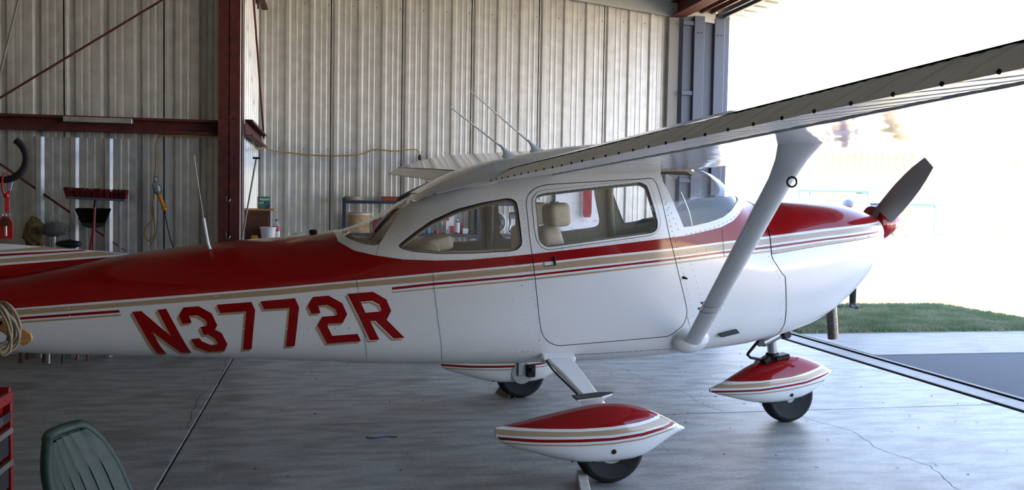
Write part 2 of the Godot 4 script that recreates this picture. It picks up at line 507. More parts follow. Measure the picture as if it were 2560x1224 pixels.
func paint(c: Color, rough := 0.5, metal := 0.0, spec := 0.5) -> StandardMaterial3D:
	var m := StandardMaterial3D.new()
	m.albedo_color = c
	m.roughness = rough
	m.metallic = metal
	m.metallic_specular = spec
	m.cull_mode = BaseMaterial3D.CULL_DISABLED
	return m

func noisy(c0: Color, c1: Color, freq: float, sd: int, size := 256, octaves := 4, gain := 1.6, stretch := 1.0) -> ImageTexture:
	var f := FastNoiseLite.new()
	f.seed = sd
	f.frequency = freq
	f.fractal_octaves = octaves
	f.noise_type = FastNoiseLite.TYPE_SIMPLEX_SMOOTH
	var src := f.get_seamless_image(size, size)
	var im := Image.create(size, size, false, Image.FORMAT_RGB8)
	for y in size:
		var yy := int(y * stretch) % size
		for x in size:
			var t := clampf((src.get_pixel(x, yy).r - 0.5) * gain + 0.5, 0.0, 1.0)
			im.set_pixel(x, y, c0.lerp(c1, t))
	return ImageTexture.create_from_image(im)

func textured(tex: Texture2D, per_metre: float, rough := 0.6, metal := 0.0, bump := 0.0, world := true) -> StandardMaterial3D:
	var m := paint(Color.WHITE, rough, metal)
	m.albedo_texture = tex
	m.uv1_triplanar = true
	m.uv1_world_triplanar = world
	m.uv1_scale = Vector3.ONE * per_metre
	if bump > 0.0:
		m.heightmap_enabled = true
		m.heightmap_scale = bump
		m.heightmap_texture = tex
	return m

func glass(c: Color, alpha: float) -> StandardMaterial3D:
	var m := paint(Color(c.r, c.g, c.b, alpha), 0.02)
	m.transparency = BaseMaterial3D.TRANSPARENCY_ALPHA
	return m

func curve(pts: Array, n := 6) -> PackedVector3Array:
	# smooth line through points
	var o := PackedVector3Array()
	var m := pts.size()
	for i in m - 1:
		var a: Vector3 = pts[maxi(i - 1, 0)]; var b: Vector3 = pts[i]; var c: Vector3 = pts[i + 1]; var d: Vector3 = pts[mini(i + 2, m - 1)]
		for k in n:
			o.append(b.cubic_interpolate(c, a, d, float(k) / n))
	o.append(pts[m - 1])
	return o

func line(a: Vector3, b: Vector3) -> PackedVector3Array:
	return PackedVector3Array([a, b])

# ---------------------------------------------------------------- the scene
func _ready() -> void:
	noise.seed = 7
	noise.frequency = 1.0
	var cam := Camera3D.new()
	cam.name = "camera"
	cam.position = Vector3(0, 1.55, 0)
	cam.rotation = Vector3(-0.0457, -0.2002, 0.0173)
	cam.fov = rad_to_deg(2.0 * atan(612.0 / 2300.0))
	cam.near = 0.05
	cam.far = 500.0
	add_child(cam)
	cam.current = true
	var sky_mat := ProceduralSkyMaterial.new()
	sky_mat.sky_top_color = Color(0.58, 0.71, 0.90)
	sky_mat.sky_horizon_color = Color(0.90, 0.94, 1.0)
	sky_mat.sky_curve = 0.18
	sky_mat.ground_bottom_color = Color(0.45, 0.42, 0.38)
	sky_mat.ground_horizon_color = Color(0.85, 0.86, 0.88)
	sky_mat.sun_angle_max = 1.0
	sky_mat.sky_energy_multiplier = 1.0
	var sky := Sky.new()
	sky.sky_material = sky_mat
	var env := Environment.new()
	env.background_mode = Environment.BG_SKY
	env.sky = sky
	env.background_energy_multiplier = 2.0
	env.tonemap_mode = Environment.TONE_MAPPER_LINEAR
	env.tonemap_exposure = 3.5
	env.sdfgi_enabled = true
	env.ssao_enabled = true
	env.ssil_enabled = true
	var we := WorldEnvironment.new()
	we.name = "world"
	we.environment = env
	add_child(we)
	var sun := DirectionalLight3D.new()
	sun.name = "sun"
	sun.light_color = Color(1.0, 0.93, 0.82)
	sun.light_energy = 12.0
	sun.light_angular_distance = 0.6
	sun.shadow_enabled = true
	add_child(sun)
	sun.look_at_from_position(Vector3.ZERO, Vector3(0.70, -0.71, -0.12))
	make_materials()
	make_hangar()
	make_outside()
	make_airplane()
	make_props()

func make_materials() -> void:
	M.galv = textured(noisy(Color(0.71, 0.71, 0.69), Color(0.78, 0.78, 0.76), 0.02, 3, 256, 5, 1.6), 0.9, 0.40, 0.38)
	M.galv_loose = textured(noisy(Color(0.66, 0.68, 0.69), Color(0.75, 0.76, 0.77), 0.02, 31, 256, 5, 1.6), 1.1, 0.32, 0.75)
	M.roof_metal = paint(Color(0.74, 0.75, 0.71), 0.6, 0.1)
	M.oxide = textured(noisy(Color(0.26, 0.085, 0.06), Color(0.36, 0.13, 0.095), 0.03, 5, 128, 4, 1.5), 1.5, 0.6)
	M.steel_blue = paint(Color(0.30, 0.33, 0.39), 0.55, 0.1)
	M.steel_dark = paint(Color(0.10, 0.13, 0.17), 0.6, 0.1)
	M.trim_grey = paint(Color(0.52, 0.51, 0.49), 0.6, 0.1)
	M.rail = paint(Color(0.20, 0.19, 0.18), 0.5, 0.6)
	M.concrete = concrete_mat(11, Color(0.585, 0.58, 0.565), Color(0.465, 0.46, 0.445), Color(0.35, 0.315, 0.27))
	M.concrete.roughness = 0.5
	M.apron = concrete_mat(12, Color(0.43, 0.405, 0.385), Color(0.36, 0.34, 0.325), Color(0.29, 0.27, 0.245))
	M.asphalt = textured(noisy(Color(0.13, 0.145, 0.18), Color(0.24, 0.255, 0.29), 0.2, 14, 256, 4, 2.2), 1.2, 0.85)
	M.crack = paint(Color(0.12, 0.115, 0.11), 0.9)
	M.soil = textured(noisy(Color(0.30, 0.30, 0.17), Color(0.42, 0.40, 0.26), 0.06, 15, 256, 4, 1.8), 0.8, 0.95)
	M.gravel = textured(noisy(Color(0.80, 0.75, 0.68), Color(0.66, 0.61, 0.54), 0.05, 16, 256, 4, 1.8, 3.0), 0.12, 0.9)
	M.white = paint(Color(0.86, 0.865, 0.86), 0.22)
	M.white.clearcoat_enabled = true
	M.white.clearcoat = 0.6
	M.white.clearcoat_roughness = 0.08
	M.white_flat = paint(Color(0.87, 0.87, 0.86), 0.36)
	M.red = paint(Color(0.53, 0.02, 0.035), 0.3, 0.0, 0.2)
	M.red.clearcoat_enabled = true
	M.red.clearcoat = 0.6
	M.red.clearcoat_roughness = 0.06
	M.gold = paint(Color(0.64, 0.55, 0.43), 0.3)
	M.gold.clearcoat_enabled = true
	M.gold.clearcoat = 0.6
	M.gold.clearcoat_roughness = 0.1
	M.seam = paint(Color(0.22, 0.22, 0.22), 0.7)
	M.gasket = paint(Color(0.035, 0.035, 0.035), 0.8)
	M.pane = glass(Color(0.86, 0.88, 0.85), 0.06)
	M.lining = textured(noisy(Color(0.64, 0.59, 0.49), Color(0.69, 0.64, 0.54), 0.1, 21, 128, 3, 1.5), 3.0, 0.85)
	M.leather = textured(noisy(Color(0.80, 0.76, 0.66), Color(0.85, 0.81, 0.72), 0.05, 22, 128, 3, 1.5), 4.0, 0.55)
	M.carpet = paint(Color(0.28, 0.25, 0.20), 0.95)
	M.black = paint(Color(0.03, 0.03, 0.032), 0.5)
	M.rubber = textured(noisy(Color(0.035, 0.037, 0.04), Color(0.07, 0.072, 0.075), 0.1, 23, 128, 3, 1.5), 5.0, 0.75)
	M.chrome = paint(Color(0.75, 0.76, 0.77), 0.18, 1.0)
	M.alu = paint(Color(0.62, 0.63, 0.63), 0.35, 0.9)
	M.dark_metal = paint(Color(0.16, 0.15, 0.14), 0.45, 0.8)
	M.blade = paint(Color(0.54, 0.545, 0.53), 0.6, 0.0)
	M.exhaust = textured(noisy(Color(0.38, 0.36, 0.34), Color(0.52, 0.50, 0.48), 0.08, 24, 128, 4, 1.8), 4.0, 0.4, 0.8)
	M.wood = textured(noisy(Color(0.42, 0.24, 0.13), Color(0.52, 0.31, 0.18), 0.02, 25, 256, 4, 1.8, 6.0), 2.0, 0.7)
	M.wood_dark = textured(noisy(Color(0.27, 0.14, 0.075), Color(0.34, 0.19, 0.105), 0.02, 26, 256, 4, 1.8, 6.0), 2.0, 0.7)
	M.pine = textured(noisy(Color(0.66, 0.47, 0.27), Color(0.76, 0.57, 0.36), 0.02, 27, 256, 4, 1.8, 6.0), 3.0, 0.7)

func concrete_mat(sd: int, hi: Color, lo: Color, stain: Color) -> StandardMaterial3D:
	var size := 768
	var a := FastNoiseLite.new(); a.seed = sd; a.frequency = 0.012; a.fractal_octaves = 5
	var b := FastNoiseLite.new(); b.seed = sd + 50; b.frequency = 0.006; b.fractal_octaves = 3
	var c := FastNoiseLite.new(); c.seed = sd + 90; c.frequency = 0.15; c.fractal_octaves = 3
	var ia := a.get_seamless_image(size, size); var ib := b.get_seamless_image(size, size); var ic := c.get_seamless_image(size, size)
	var im := Image.create(size, size, false, Image.FORMAT_RGB8)
	for y in size:
		var ys := (y * 3) % size
		for x in size:
			var t := clampf((ia.get_pixel(x, ys).r - 0.5) * 1.9 + 0.35, 0.0, 1.0)
			var s := clampf((ib.get_pixel(x, y).r - 0.60) * 3.2, 0.0, 1.0)
			var f := (ic.get_pixel(x, y).r - 0.5) * 0.10
			var k := hi.lerp(lo, t).lerp(stain, s * 0.55)
			im.set_pixel(x, y, Color(k.r + f, k.g + f, k.b + f))
	var m := textured(ImageTexture.create_from_image(im), 0.22, 0.55)
	return m

# one corrugated sheet: profile along u (metres), standing from y0 to y1(u)
func ribbed(w: float, sgn: float, T: Transform3D, y0: float, y1 := -1.0, h := 0.032) -> MB:
	var mb := MB.new()
	var prof := PackedVector2Array()
	var pitch := 0.305
	var k := 0
	prof.append(Vector2(0, 0))
	while k * pitch < w - 0.05:
		var b := k * pitch
		for q in [[0.03, 0.0], [0.052, 1.0], [0.092, 1.0], [0.114, 0.0], [0.160, 0.0], [0.170, 0.09], [0.184, 0.09], [0.194, 0.0], [0.228, 0.0], [0.238, 0.09], [0.252, 0.09], [0.262, 0.0]]:
			if b + q[0] < w - 0.002:
				prof.append(Vector2(b + q[0], q[1] * h * sgn))
		k += 1
	prof.append(Vector2(w, 0))
	for i in prof.size() - 1:
		var a := prof[i]; var b := prof[i + 1]
		var ya := roof_y((T * Vector3(a.x, 0, 0)).x) + 0.10; var yb := roof_y((T * Vector3(b.x, 0, 0)).x) + 0.10
		if y1 > 0.0:
			ya = y1; yb = y1
		mb.quad(T * Vector3(a.x, y0, a.y), T * Vector3(b.x, y0, b.y), T * Vector3(b.x, yb, b.y), T * Vector3(a.x, ya, a.y), T.basis.z)
	return mb

func wall(called: String, origin: Vector3, dir: Vector3, length: float, sgn: float, screws: Array) -> Node3D:
	var w := structure(called)
	var nz := dir.cross(Vector3.UP)
	var u := 0.0
	while u < length - 0.05:
		var ww := minf(0.915, length - u)
		var T := Transform3D(Basis(dir, Vector3.UP, nz), origin + dir * u)
		part(w, "panel", ribbed(ww + 0.012, sgn, T, 0.0), M.galv)
		u += 0.915
	if screws.size():
		var mb := MB.new()
		for y in screws:
			var q := 0.0
			while q < length - 0.3:
				mb.lathe([[0.007, 0.0], [0.007, 0.004], [0.0, 0.006]], origin + dir * (q + 0.278) + Vector3(0, y, 0), nz, 6)
				q += 0.305
		var s := part(w, "screw_heads", mb, M.seam)
		s.set_meta("kind", "stuff")
	return w

func roof_y(x: float) -> float:
	return 4.16 + 0.10 * minf(5.4 - x, x + 9.4)

func beam_i(a: Vector3, b: Vector3, w: float, d: float, up := Vector3.UP) -> MB:
	# I section from a to b: w across, d deep along up
	var mb := MB.new()
	var t := (b - a).normalized()
	var s := t.cross(up).normalized()
	var bs := Basis(t, up, s)
	var c := (a + b) * 0.5; var l := a.distance_to(b)
	mb.box(c + up * (d * 0.5 - 0.006), Vector3(l, 0.012, w), bs)
	mb.box(c - up * (d * 0.5 - 0.006), Vector3(l, 0.012, w), bs)
	mb.box(c, Vector3(l, d, 0.008), bs)
	return mb

func channel(a: Vector3, b: Vector3, w: float, d: float, out: Vector3) -> MB:
	# C section: web w high, flanges d deep towards out
	var mb := MB.new()
	var t := (b - a).normalized()
	var up := out.cross(t).normalized()
	var bs := Basis(t, up, out)
	var c := (a + b) * 0.5; var l := a.distance_to(b)
	mb.box(c, Vector3(l, w, 0.006), bs)
	mb.box(c + up * (w * 0.5 - 0.003) + out * d * 0.5, Vector3(l, 0.006, d), bs)
	mb.box(c - up * (w * 0.5 - 0.003) + out * d * 0.5, Vector3(l, 0.006, d), bs)
	mb.box(c + up * (w * 0.5 - 0.012) + out * d, Vector3(l, 0.024, 0.005), bs)
	mb.box(c - up * (w * 0.5 - 0.012) + out * d, Vector3(l, 0.024, 0.005), bs)
	return mb

func make_hangar() -> void:
	# floor: cast slabs with open joints
	var fl := structure("floor")
	var xs := [-9.0, -0.87, 5.30]
	var zs := [-12.6, -6.41, -0.2, 5.2]
	for i in 2:
		for j in 3:
			var mb := MB.new()
			var g := 0.005
			var x0: float = xs[i] + g; var x1: float = xs[i + 1] - g; var z0: float = zs[j] + g; var z1: float = zs[j + 1] - g
			mb.box(Vector3((x0 + x1) / 2, -0.06, (z0 + z1) / 2), Vector3(x1 - x0, 0.12, z1 - z0), Basis.IDENTITY, 0.006)
			part(fl, "slab", mb, M.concrete)
	var sill := MB.new()
	sill.box(Vector3(5.515, -0.065, -4.0), Vector3(0.20, 0.12, 17.2), Basis.IDENTITY, 0.005)
	part(fl, "threshold", sill, M.apron)
	var bed := MB.new()
	bed.box(Vector3(-1.7, -0.16, -3.7), Vector3(15.2, 0.06, 18.0))
	part(fl, "bed", bed, M.crack)
	for x in [5.36, 5.665]:
		var mb := MB.new()
		mb.box(Vector3(x, -0.03, -4.0), Vector3(0.05, 0.075, 17.2), Basis.IDENTITY, 0.004)
		part(fl, "door_rail", mb, M.rail)
	# hairline cracks in the slabs
	var ck := MB.new()
	for c in [[[2.62, -9.3], [2.69, -8.63], [2.78, -8.2], [2.80, -7.75], [2.93, -7.1], [2.90, -6.8], [2.97, -6.43]], [[3.42, -6.36], [3.60, -5.75], [3.52, -5.3], [3.60, -4.9], [3.47, -4.45], [3.55, -4.0]], [[3.55, -7.2], [3.63, -6.95], [3.60, -6.75]], [[-0.95, -9.3], [-0.87, -8.2], [-0.95, -7.4], [-0.90, -6.45]]]:
		var pts := []
		for q in c:
			pts.append(Vector3(q[0], 0.0005, q[1]))
		var cv := curve(pts, 7)
		for i in cv.size():
			cv[i] += Vector3(noise.get_noise_2d(i * 3.3, c[0][0] * 9.0) * 0.03, 0, 0)
		for i in cv.size() - 1:
			var wd := 0.0016 + 0.0016 * absf(noise.get_noise_2d(i * 1.7, 4.0))
			var s := (cv[i + 1] - cv[i]).cross(Vector3.UP).normalized() * wd
			ck.quad(cv[i] - s, cv[i] + s, cv[i + 1] + s, cv[i + 1] - s, Vector3.UP)
	var cko := part(fl, "crack", ck, M.crack)
	cko.set_meta("kind", "stuff")
	# scraps of dry leaf and grit on the floor
	var rng := RandomNumberGenerator.new(); rng.seed = 5
	var gr := MB.new()
	for i in 150:
		var p := Vector3(rng.randf_range(-0.5, 5.2), 0.002, rng.randf_range(-9.5, -3.5))
		var r := rng.randf_range(0.006, 0.02)
		var a := rng.randf() * TAU
		var b := Basis(Vector3.UP, a)
		gr.flat3(p + b * Vector3(r, 0.002, 0), p + b * Vector3(-r * 0.6, 0.006, r * 0.35), p + b * Vector3(-r * 0.5, 0.001, -r * 0.3), Vector3.UP)
	part(fl, "grit", gr, M.crack).set_meta("kind", "stuff")
	# walls
	wall("wall_back", Vector3(-0.87, 0, -12.2), Vector3.RIGHT, 5.51, 1.0, [2.20, 4.05])
	wall("wall_left", Vector3(-8.9, 0, -9.64), Vector3.RIGHT, 8.08, -1.0, [])
	wall("wall_return", Vector3(-0.87, 0, -9.50), Vector3(0, 0, -1), 2.74, 1.0, [])
	wall("wall_far_left", Vector3(-8.9, 0, 5.0), Vector3(0, 0, -1), 14.6, 1.0, [])
	wall("wall_behind", Vector3(5.4, 0, 5.0), Vector3.LEFT, 14.3, 1.0, [])
	wall("wall_right", Vector3(5.4, 0, 0.9), Vector3(0, 0, 1), 4.1, 1.0, [])
	# roof
	var rf := structure("ceiling")
	for s in [[-9.2, -2.0], [-2.0, 5.85]]:
		var z := -12.8
		while z < 5.4:
			var mb := MB.new()
			var xa: float = s[0]; var xb: float = s[1]
			var k := 0
			while k < 3:
				var za := z + k * 0.305; var pts := [[0.0, 0.0], [0.20, 0.0], [0.22, 0.035], [0.28, 0.035], [0.305, 0.0]]
				for i in 4:
					var q0: Array = pts[i]; var q1: Array = pts[i + 1]
					mb.quad(Vector3(xa, roof_y(xa) + 0.12 + q0[1], za + q0[0]), Vector3(xb, roof_y(xb) + 0.12 + q0[1], za + q0[0]), Vector3(xb, roof_y(xb) + 0.12 + q1[1], za + q1[0]), Vector3(xa, roof_y(xa) + 0.12 + q1[1], za + q1[0]), Vector3.DOWN)
				k += 1
			part(rf, "roof_panel", mb, M.roof_metal)
			z += 0.915
	for x in [-7.4, -5.9, -4.4, -2.9, -1.4, 0.1, 1.6, 3.1]:
		part(rf, "purlin", channel(Vector3(x, roof_y(x) + 0.04, -12.6), Vector3(x, roof_y(x) + 0.04, 5.2), 0.14, 0.05, Vector3.RIGHT), M.oxide)
	# flashing where the wall meets the roof
	var fz := MB.new()
	fz.box(Vector3(2.2, roof_y(2.2) + 0.06, -12.10), Vector3(6.2, 0.30, 0.02), Basis(Vector3.BACK, -0.0997))
	part(rf, "wall_flashing", fz, M.roof_metal)
	# columns, girts and wind bracing, red oxide steel
	var st := structure("trim_1")
	part(st, "column", beam_i(Vector3(-0.93, 0, -9.50), Vector3(-0.93, roof_y(-0.93), -9.50), 0.205, 0.24, Vector3(0, 0, 1)), M.oxide)
	var bp := MB.new()
	bp.box(Vector3(-0.93, 2.33, -9.375), Vector3(0.20, 0.03, 0.012))
	for sx in [-0.06, 0.0, 0.06]:
		bp.lathe([[0.012, 0.0], [0.012, 0.008], [0.0, 0.010]], Vector3(-0.93 + sx, 2.33, -9.37), Vector3.BACK, 6)
	part(st, "splice_bolts", bp, M.oxide)
	part(st, "girt", channel(Vector3(-8.8, 2.232, -9.58), Vector3(-1.035, 2.238, -9.58), 0.145, 0.10, Vector3.BACK), M.oxide)
	part(st, "girt", channel(Vector3(-0.80, 2.26, -9.62), Vector3(-0.80, 2.26, -12.0), 0.16, 0.07, Vector3.RIGHT), M.oxide)
	part(st, "girt", channel(Vector3(-0.80, 3.98, -9.62), Vector3(-0.80, 3.98, -12.0), 0.16, 0.07, Vector3.RIGHT), M.oxide)
	var mb2 := MB.new()
	mb2.box(Vector3(-2.15, 2.275, -9.52), Vector3(0.62, 0.05, 0.09), Basis.IDENTITY, 0.003)
	part(st, "girt_splice", mb2, M.galv_loose)
	for q in [[Vector3(-3.9, 1.83, -9.46), Vector3(-1.0, 3.83, -9.46)], [Vector3(-3.4, 2.12, -9.46), Vector3(-1.02, 0.38, -9.46)], [Vector3(-0.76, 3.95, -9.70), Vector3(-0.76, 2.30, -11.85)]]:
		var t := MB.new()
		t.tube(line(q[0], q[1]), 0.011, 8)
		part(st, "brace_rod", t, M.oxide)
	var wr := MB.new()
	wr.tube(line(Vector3(-3.15, 1.98, -9.42), Vector3(-2.60, 4.3, -9.42)), 0.012, 8)
	part(st, "brace_rod", wr, M.trim_grey, "pale grey wire rope")
	# door opening: header, jamb and the parked edges of the sliding leaves
	var hd := structure("trim_2")
	part(hd, "header_beam", beam_i(Vector3(4.72, 4.24, -12.15), Vector3(4.72, 4.24, 5.0), 0.20, 0.21), M.oxide)
	var th := MB.new()
	th.box(Vector3(5.45, 4.33, -3.6), Vector3(0.05, 0.30, 17.2), Basis.IDENTITY, 0.004)
	th.box(Vector3(5.25, 4.40, -3.6), Vector3(0.36, 0.06, 17.2))
	part(hd, "door_header", th, M.steel_blue)
	for x in [5.07, 5.22, 5.37]:
		var dr := MB.new()
		dr.box(Vector3(x, 4.28, -3.6), Vector3(0.035, 0.14, 17.2), Basis.IDENTITY, 0.003)
		part(hd, "door_track", dr, M.oxide if x < 5.3 else M.steel_blue)
	var jt := MB.new()
	jt.box(Vector3(4.68, 2.07, -12.13), Vector3(0.15, 4.14, 0.06), Basis.IDENTITY, 0.006)
	part(hd, "corner_trim", jt, M.trim_grey)
	var jb := MB.new()
	jb.box(Vector3(5.05, 2.1, -12.24), Vector3(1.0, 4.3, 0.03))
	part(hd, "jamb_backing", jb, M.steel_blue)
	for k in 2:
		var d := structure("door_%d" % (k + 1))
		var xc: float = [4.93, 5.27][k]
		var zc: float = [-12.02, -12.12][k]
		var pm := MB.new()
		pm.box(Vector3(xc - 0.04, 2.08, zc - 0.03), Vector3(0.20, 4.12, 0.02))
		part(d, "leaf_sheet", pm, M.steel_blue)
		var st2 := MB.new()
		st2.box(Vector3(xc + 0.075, 2.08, zc), Vector3(0.15, 4.14, 0.08), Basis.IDENTITY, 0.005)
		part(d, "stile", st2, M.steel_blue)
		if k == 0:
			for y in [0.7, 1.9, 3.1, 4.05]:
				var r := MB.new()
				r.box(Vector3(xc - 0.08, y, zc), Vector3(0.16, 0.06, 0.05), Basis.IDENTITY, 0.004)
				part(d, "frame_rail", r, M.steel_blue)
		var bo := MB.new()
		for sx in [0.05, 0.10]:
			bo.lathe([[0.009, 0.0], [0.009, 0.006], [0.0, 0.009]], Vector3(xc + sx, 3.92, zc + 0.04), Vector3.BACK, 6)
		part(d, "bolts", bo, M.dark_metal)

func make_outside() -> void:
	var g := structure("ground")
	var a := MB.new()
	a.box(Vector3(8.6, -0.06, -9.6), Vector3(5.7, 0.11, 1.56), Basis.IDENTITY, 0.006)
	part(g, "apron", a, M.apron)
	var b := MB.new()
	b.box(Vector3(17.75, -0.072, 2.2), Vector3(24.0, 0.12, 22.0))
	part(g, "asphalt_drive", b, M.asphalt)
	var s := MB.new()
	# lawn with an uneven outer edge
	var edge := PackedVector2Array([Vector2(5.72, -10.40), Vector2(5.72, -30.0)])
	var z := -30.0
	while z < -10.4:
		edge.append(Vector2(10.35 + 0.35 * noise.get_noise_2d(z * 0.9, 3.0) + 0.05 * noise.get_noise_2d(z * 9.0, 8.0), z))
		z += 0.25
	edge.append(Vector2(10.3, -10.40))
	s.prism(edge, Transform3D(Basis(Vector3.RIGHT, Vector3.BACK, Vector3.DOWN), Vector3(0, -0.004, 0)), 0.05)
	part(g, "lawn_soil", s, M.soil)
	var f := MB.new()
	f.box(Vector3(60, -0.13, -30), Vector3(240, 0.1, 260))
	part(g, "taxiway", f, M.gravel)
	make_grass()
	make_far()

func make_grass() -> void:
	var rng := RandomNumberGenerator.new()
	rng.seed = 21
	var tuft := MB.new()
	for i in 9:
		var an := rng.randf() * TAU
		var o := Vector3(cos(an), 0, sin(an)) * rng.randf_range(0.0, 0.03)
		var h := rng.randf_range(0.02, 0.055)
		var lean := Vector3(rng.randf_range(-1, 1), 0, rng.randf_range(-1, 1)) * 0.02
		var w := Vector3(cos(an + 1.5), 0, sin(an + 1.5)) * 0.003
		tuft.flat3(o - w, o + w, o + lean + Vector3(0, h, 0), Vector3.UP)
		tuft.flat3(o - w * 0.6 + lean * 0.3, o + w * 0.8, o - lean + Vector3(0, h * 0.7, 0), Vector3.UP)
	var m := paint(Color.WHITE, 0.8)
	m.vertex_color_use_as_albedo = true
	m.backlight_enabled = true
	m.backlight = Color(0.10, 0.14, 0.04)
	var mm := MultiMesh.new()
	mm.transform_format = MultiMesh.TRANSFORM_3D
	mm.use_colors = true
	mm.mesh = tuft.mesh(m)
	var ts := []
	for i in 26000:
		var x := rng.randf_range(5.8, 10.5)
		var z := -10.45 - 9.0 * pow(rng.randf(), 1.4)
		if x > 10.28 + 0.35 * noise.get_noise_2d(z * 0.9, 3.0):
			continue
		ts.append(Vector2(x, z))
	mm.instance_count = ts.size()
	for i in ts.size():
		var p: Vector2 = ts[i]
		mm.set_instance_transform(i, Transform3D(Basis(Vector3.UP, rng.randf() * TAU).scaled(Vector3.ONE * rng.randf_range(0.7, 1.2)), Vector3(p.x, -0.004, p.y)))
		var dry := clampf(noise.get_noise_2d(p.x * 1.3, p.y * 1.3) * 0.9 + 0.35 + rng.randf_range(-0.3, 0.3), 0, 1)
		mm.set_instance_color(i, Color(0.10, 0.15, 0.06).lerp(Color(0.27, 0.25, 0.16), dry))
	var o := MultiMeshInstance3D.new()
	o.name = "lawn_grass"
	o.multimesh = mm
	add_child(o)
	tag(o, "short patchy green grass on the lawn outside the hangar door", "grass")
	o.set_meta("kind", "stuff")

func make_far() -> void:
	var cream := paint(Color(0.62, 0.55, 0.46), 0.7)
	var pale := paint(Color(0.90, 0.89, 0.86), 0.6)
	var tan_ := paint(Color(0.53, 0.48, 0.42), 0.8)
	var blue := paint(Color(0.05, 0.30, 0.55), 0.7)
	var aqua := paint(Color(0.42, 0.55, 0.60), 0.7)
	var root := thing("hangar_building", "long pale hangar row with big doors across the sunlit taxiway", "building", Vector3(40, -0.08, -55.5), -0.06)
	var w := MB.new(); w.box(Vector3(4, 2.75, -5.2), Vector3(66, 5.5, 10))
	part(root, "wall", w, pale)
	var rf := MB.new()
	rf.prism(PackedVector2Array([Vector2(0.8, 5.45), Vector2(-5.2, 7.2), Vector2(-11.4, 5.45), Vector2(-11.4, 5.6), Vector2(-5.2, 7.4), Vector2(0.8, 5.6)]), Transform3D(Basis(Vector3(0, 0, 1), Vector3.UP, Vector3(-1, 0, 0)), Vector3(38, 0, 0)), 68)
	part(root, "roof", rf, pale)
	var gt := MB.new(); gt.box(Vector3(4, 5.42, 0.72), Vector3(68, 0.18, 0.2), Basis.IDENTITY, 0.02)
	part(root, "gutter", gt, cream)
	# corrugated fascia over the left bay, ribs built
	var x := -29.0
	while x < -1.6:
		var c := MB.new()
		c.box(Vector3(x, 4.72, 0.06), Vector3(0.22, 1.15, 0.06), Basis.IDENTITY, 0.02)
		part(root, "fascia_rib", c, tan_)
		x += 0.5
	for px in [-29.5, -1.4, 6.4, 14.0, 22.0, 30.0]:
		var p := MB.new(); p.box(Vector3(px, 2.7, 0.16), Vector3(0.16, 5.4, 0.2), Basis.IDENTITY, 0.02)
		part(root, "post", p, cream)
		var sp := MB.new(); sp.tube(line(Vector3(px, 4.7, 0.2), Vector3(px - 0.5, 5.3, 0.7)), 0.05, 6)
		part(root, "downspout", sp, cream)
	for k in 8:
		var d := MB.new(); d.box(Vector3(1.0 + k * 3.9, 2.3, 0.08), Vector3(3.84, 4.5, 0.1), Basis.IDENTITY, 0.02)
		var dd := part(root, "door_leaf", d, pale)
		for hx in [-0.12, 0.12]:
			var h := MB.new()
			h.box(Vector3(1.0 + k * 3.9 + hx, 1.9, 0.16), Vector3(0.1, 0.16, 0.06), Basis.IDENTITY, 0.01)
			part(dd, "pull", h, cream)
	# two barrel awnings in blue trim with sheds under them
	for k in 2:
		var ax: float = [31.4, 35.6][k]; var az: float = [-53.6, -52.0][k]
		var sc: float = [1.0, 0.72][k]
		var r := thing("awning_shed", ["tan shed under a large pale blue barrel awning", "tan shed under a smaller pale awning beside the propeller"][k], "shed", Vector3(ax, -0.08, az), -0.35)
		var cov := MB.new()
		var rows := []
		for i in 9:
			var an := PI * i / 8.0
			rows.append([Vector3(-cos(an) * 2.1 * sc, (2.75 + sin(an) * 1.15) * sc, 1.6), Vector3(-cos(an) * 2.1 * sc, (2.75 + sin(an) * 1.15) * sc, -1.8)])
		cov.grid(rows)
		for i in 8:
			for e in 2:
				cov.flat3(Vector3(0, 2.75 * sc, [1.6, -1.8][e]), rows[i][e], rows[i + 1][e], Vector3(0, 0, 1))
		part(r, "awning", cov, aqua)
		var val := MB.new()
		for sx in [-2.1, 2.1]:
			val.box(Vector3(sx * sc, 2.70 * sc, -0.1), Vector3(0.05, 0.16, 3.4))
		val.box(Vector3(0, 2.70 * sc, 1.62), Vector3(4.2 * sc, 0.14, 0.04))
		part(r, "valance", val, blue)
		var bd := MB.new(); bd.box(Vector3(0.6 * sc, 1.3 * sc, -0.3), Vector3(2.6 * sc, 2.6 * sc, 2.4), Basis.IDENTITY, 0.02)
		part(r, "shed_wall", bd, cream)
		var dr := MB.new(); dr.box(Vector3(0.1 * sc, 1.1 * sc, 0.93), Vector3(0.8 * sc, 2.1 * sc, 0.06), Basis.IDENTITY, 0.01)
		part(r, "door", dr, tan_)
		for sx in [-2.05, -1.4, 2.05]:
			var pp := MB.new(); pp.tube(line(Vector3(sx * sc, 0, 1.55), Vector3(sx * sc, 2.7 * sc, 1.55)), 0.05, 6)
			part(r, "post", pp, blue)

# ---------------------------------------------------------------- the aircraft
func poly_between(lo: PackedVector2Array, hi: PackedVector2Array) -> PackedVector2Array:
	var o := PackedVector2Array(lo)
	for i in range(hi.size() - 1, -1, -1):
		o.append(hi[i])
	return o

func tail_ext(p: PackedVector2Array, y: float) -> PackedVector2Array:
	var o := PackedVector2Array([Vector2(-5.1, y)])
	o.append_array(p)
	return o

func isect(a: PackedVector2Array, b: PackedVector2Array) -> Array:
	var o := []
	for g in Geometry2D.intersect_polygons(a, b):
		if not Geometry2D.is_polygon_clockwise(g):
			o.append(g)
	return o

func ccw(p: PackedVector2Array) -> PackedVector2Array:
	if Geometry2D.is_polygon_clockwise(p):
		p.reverse()
	return p

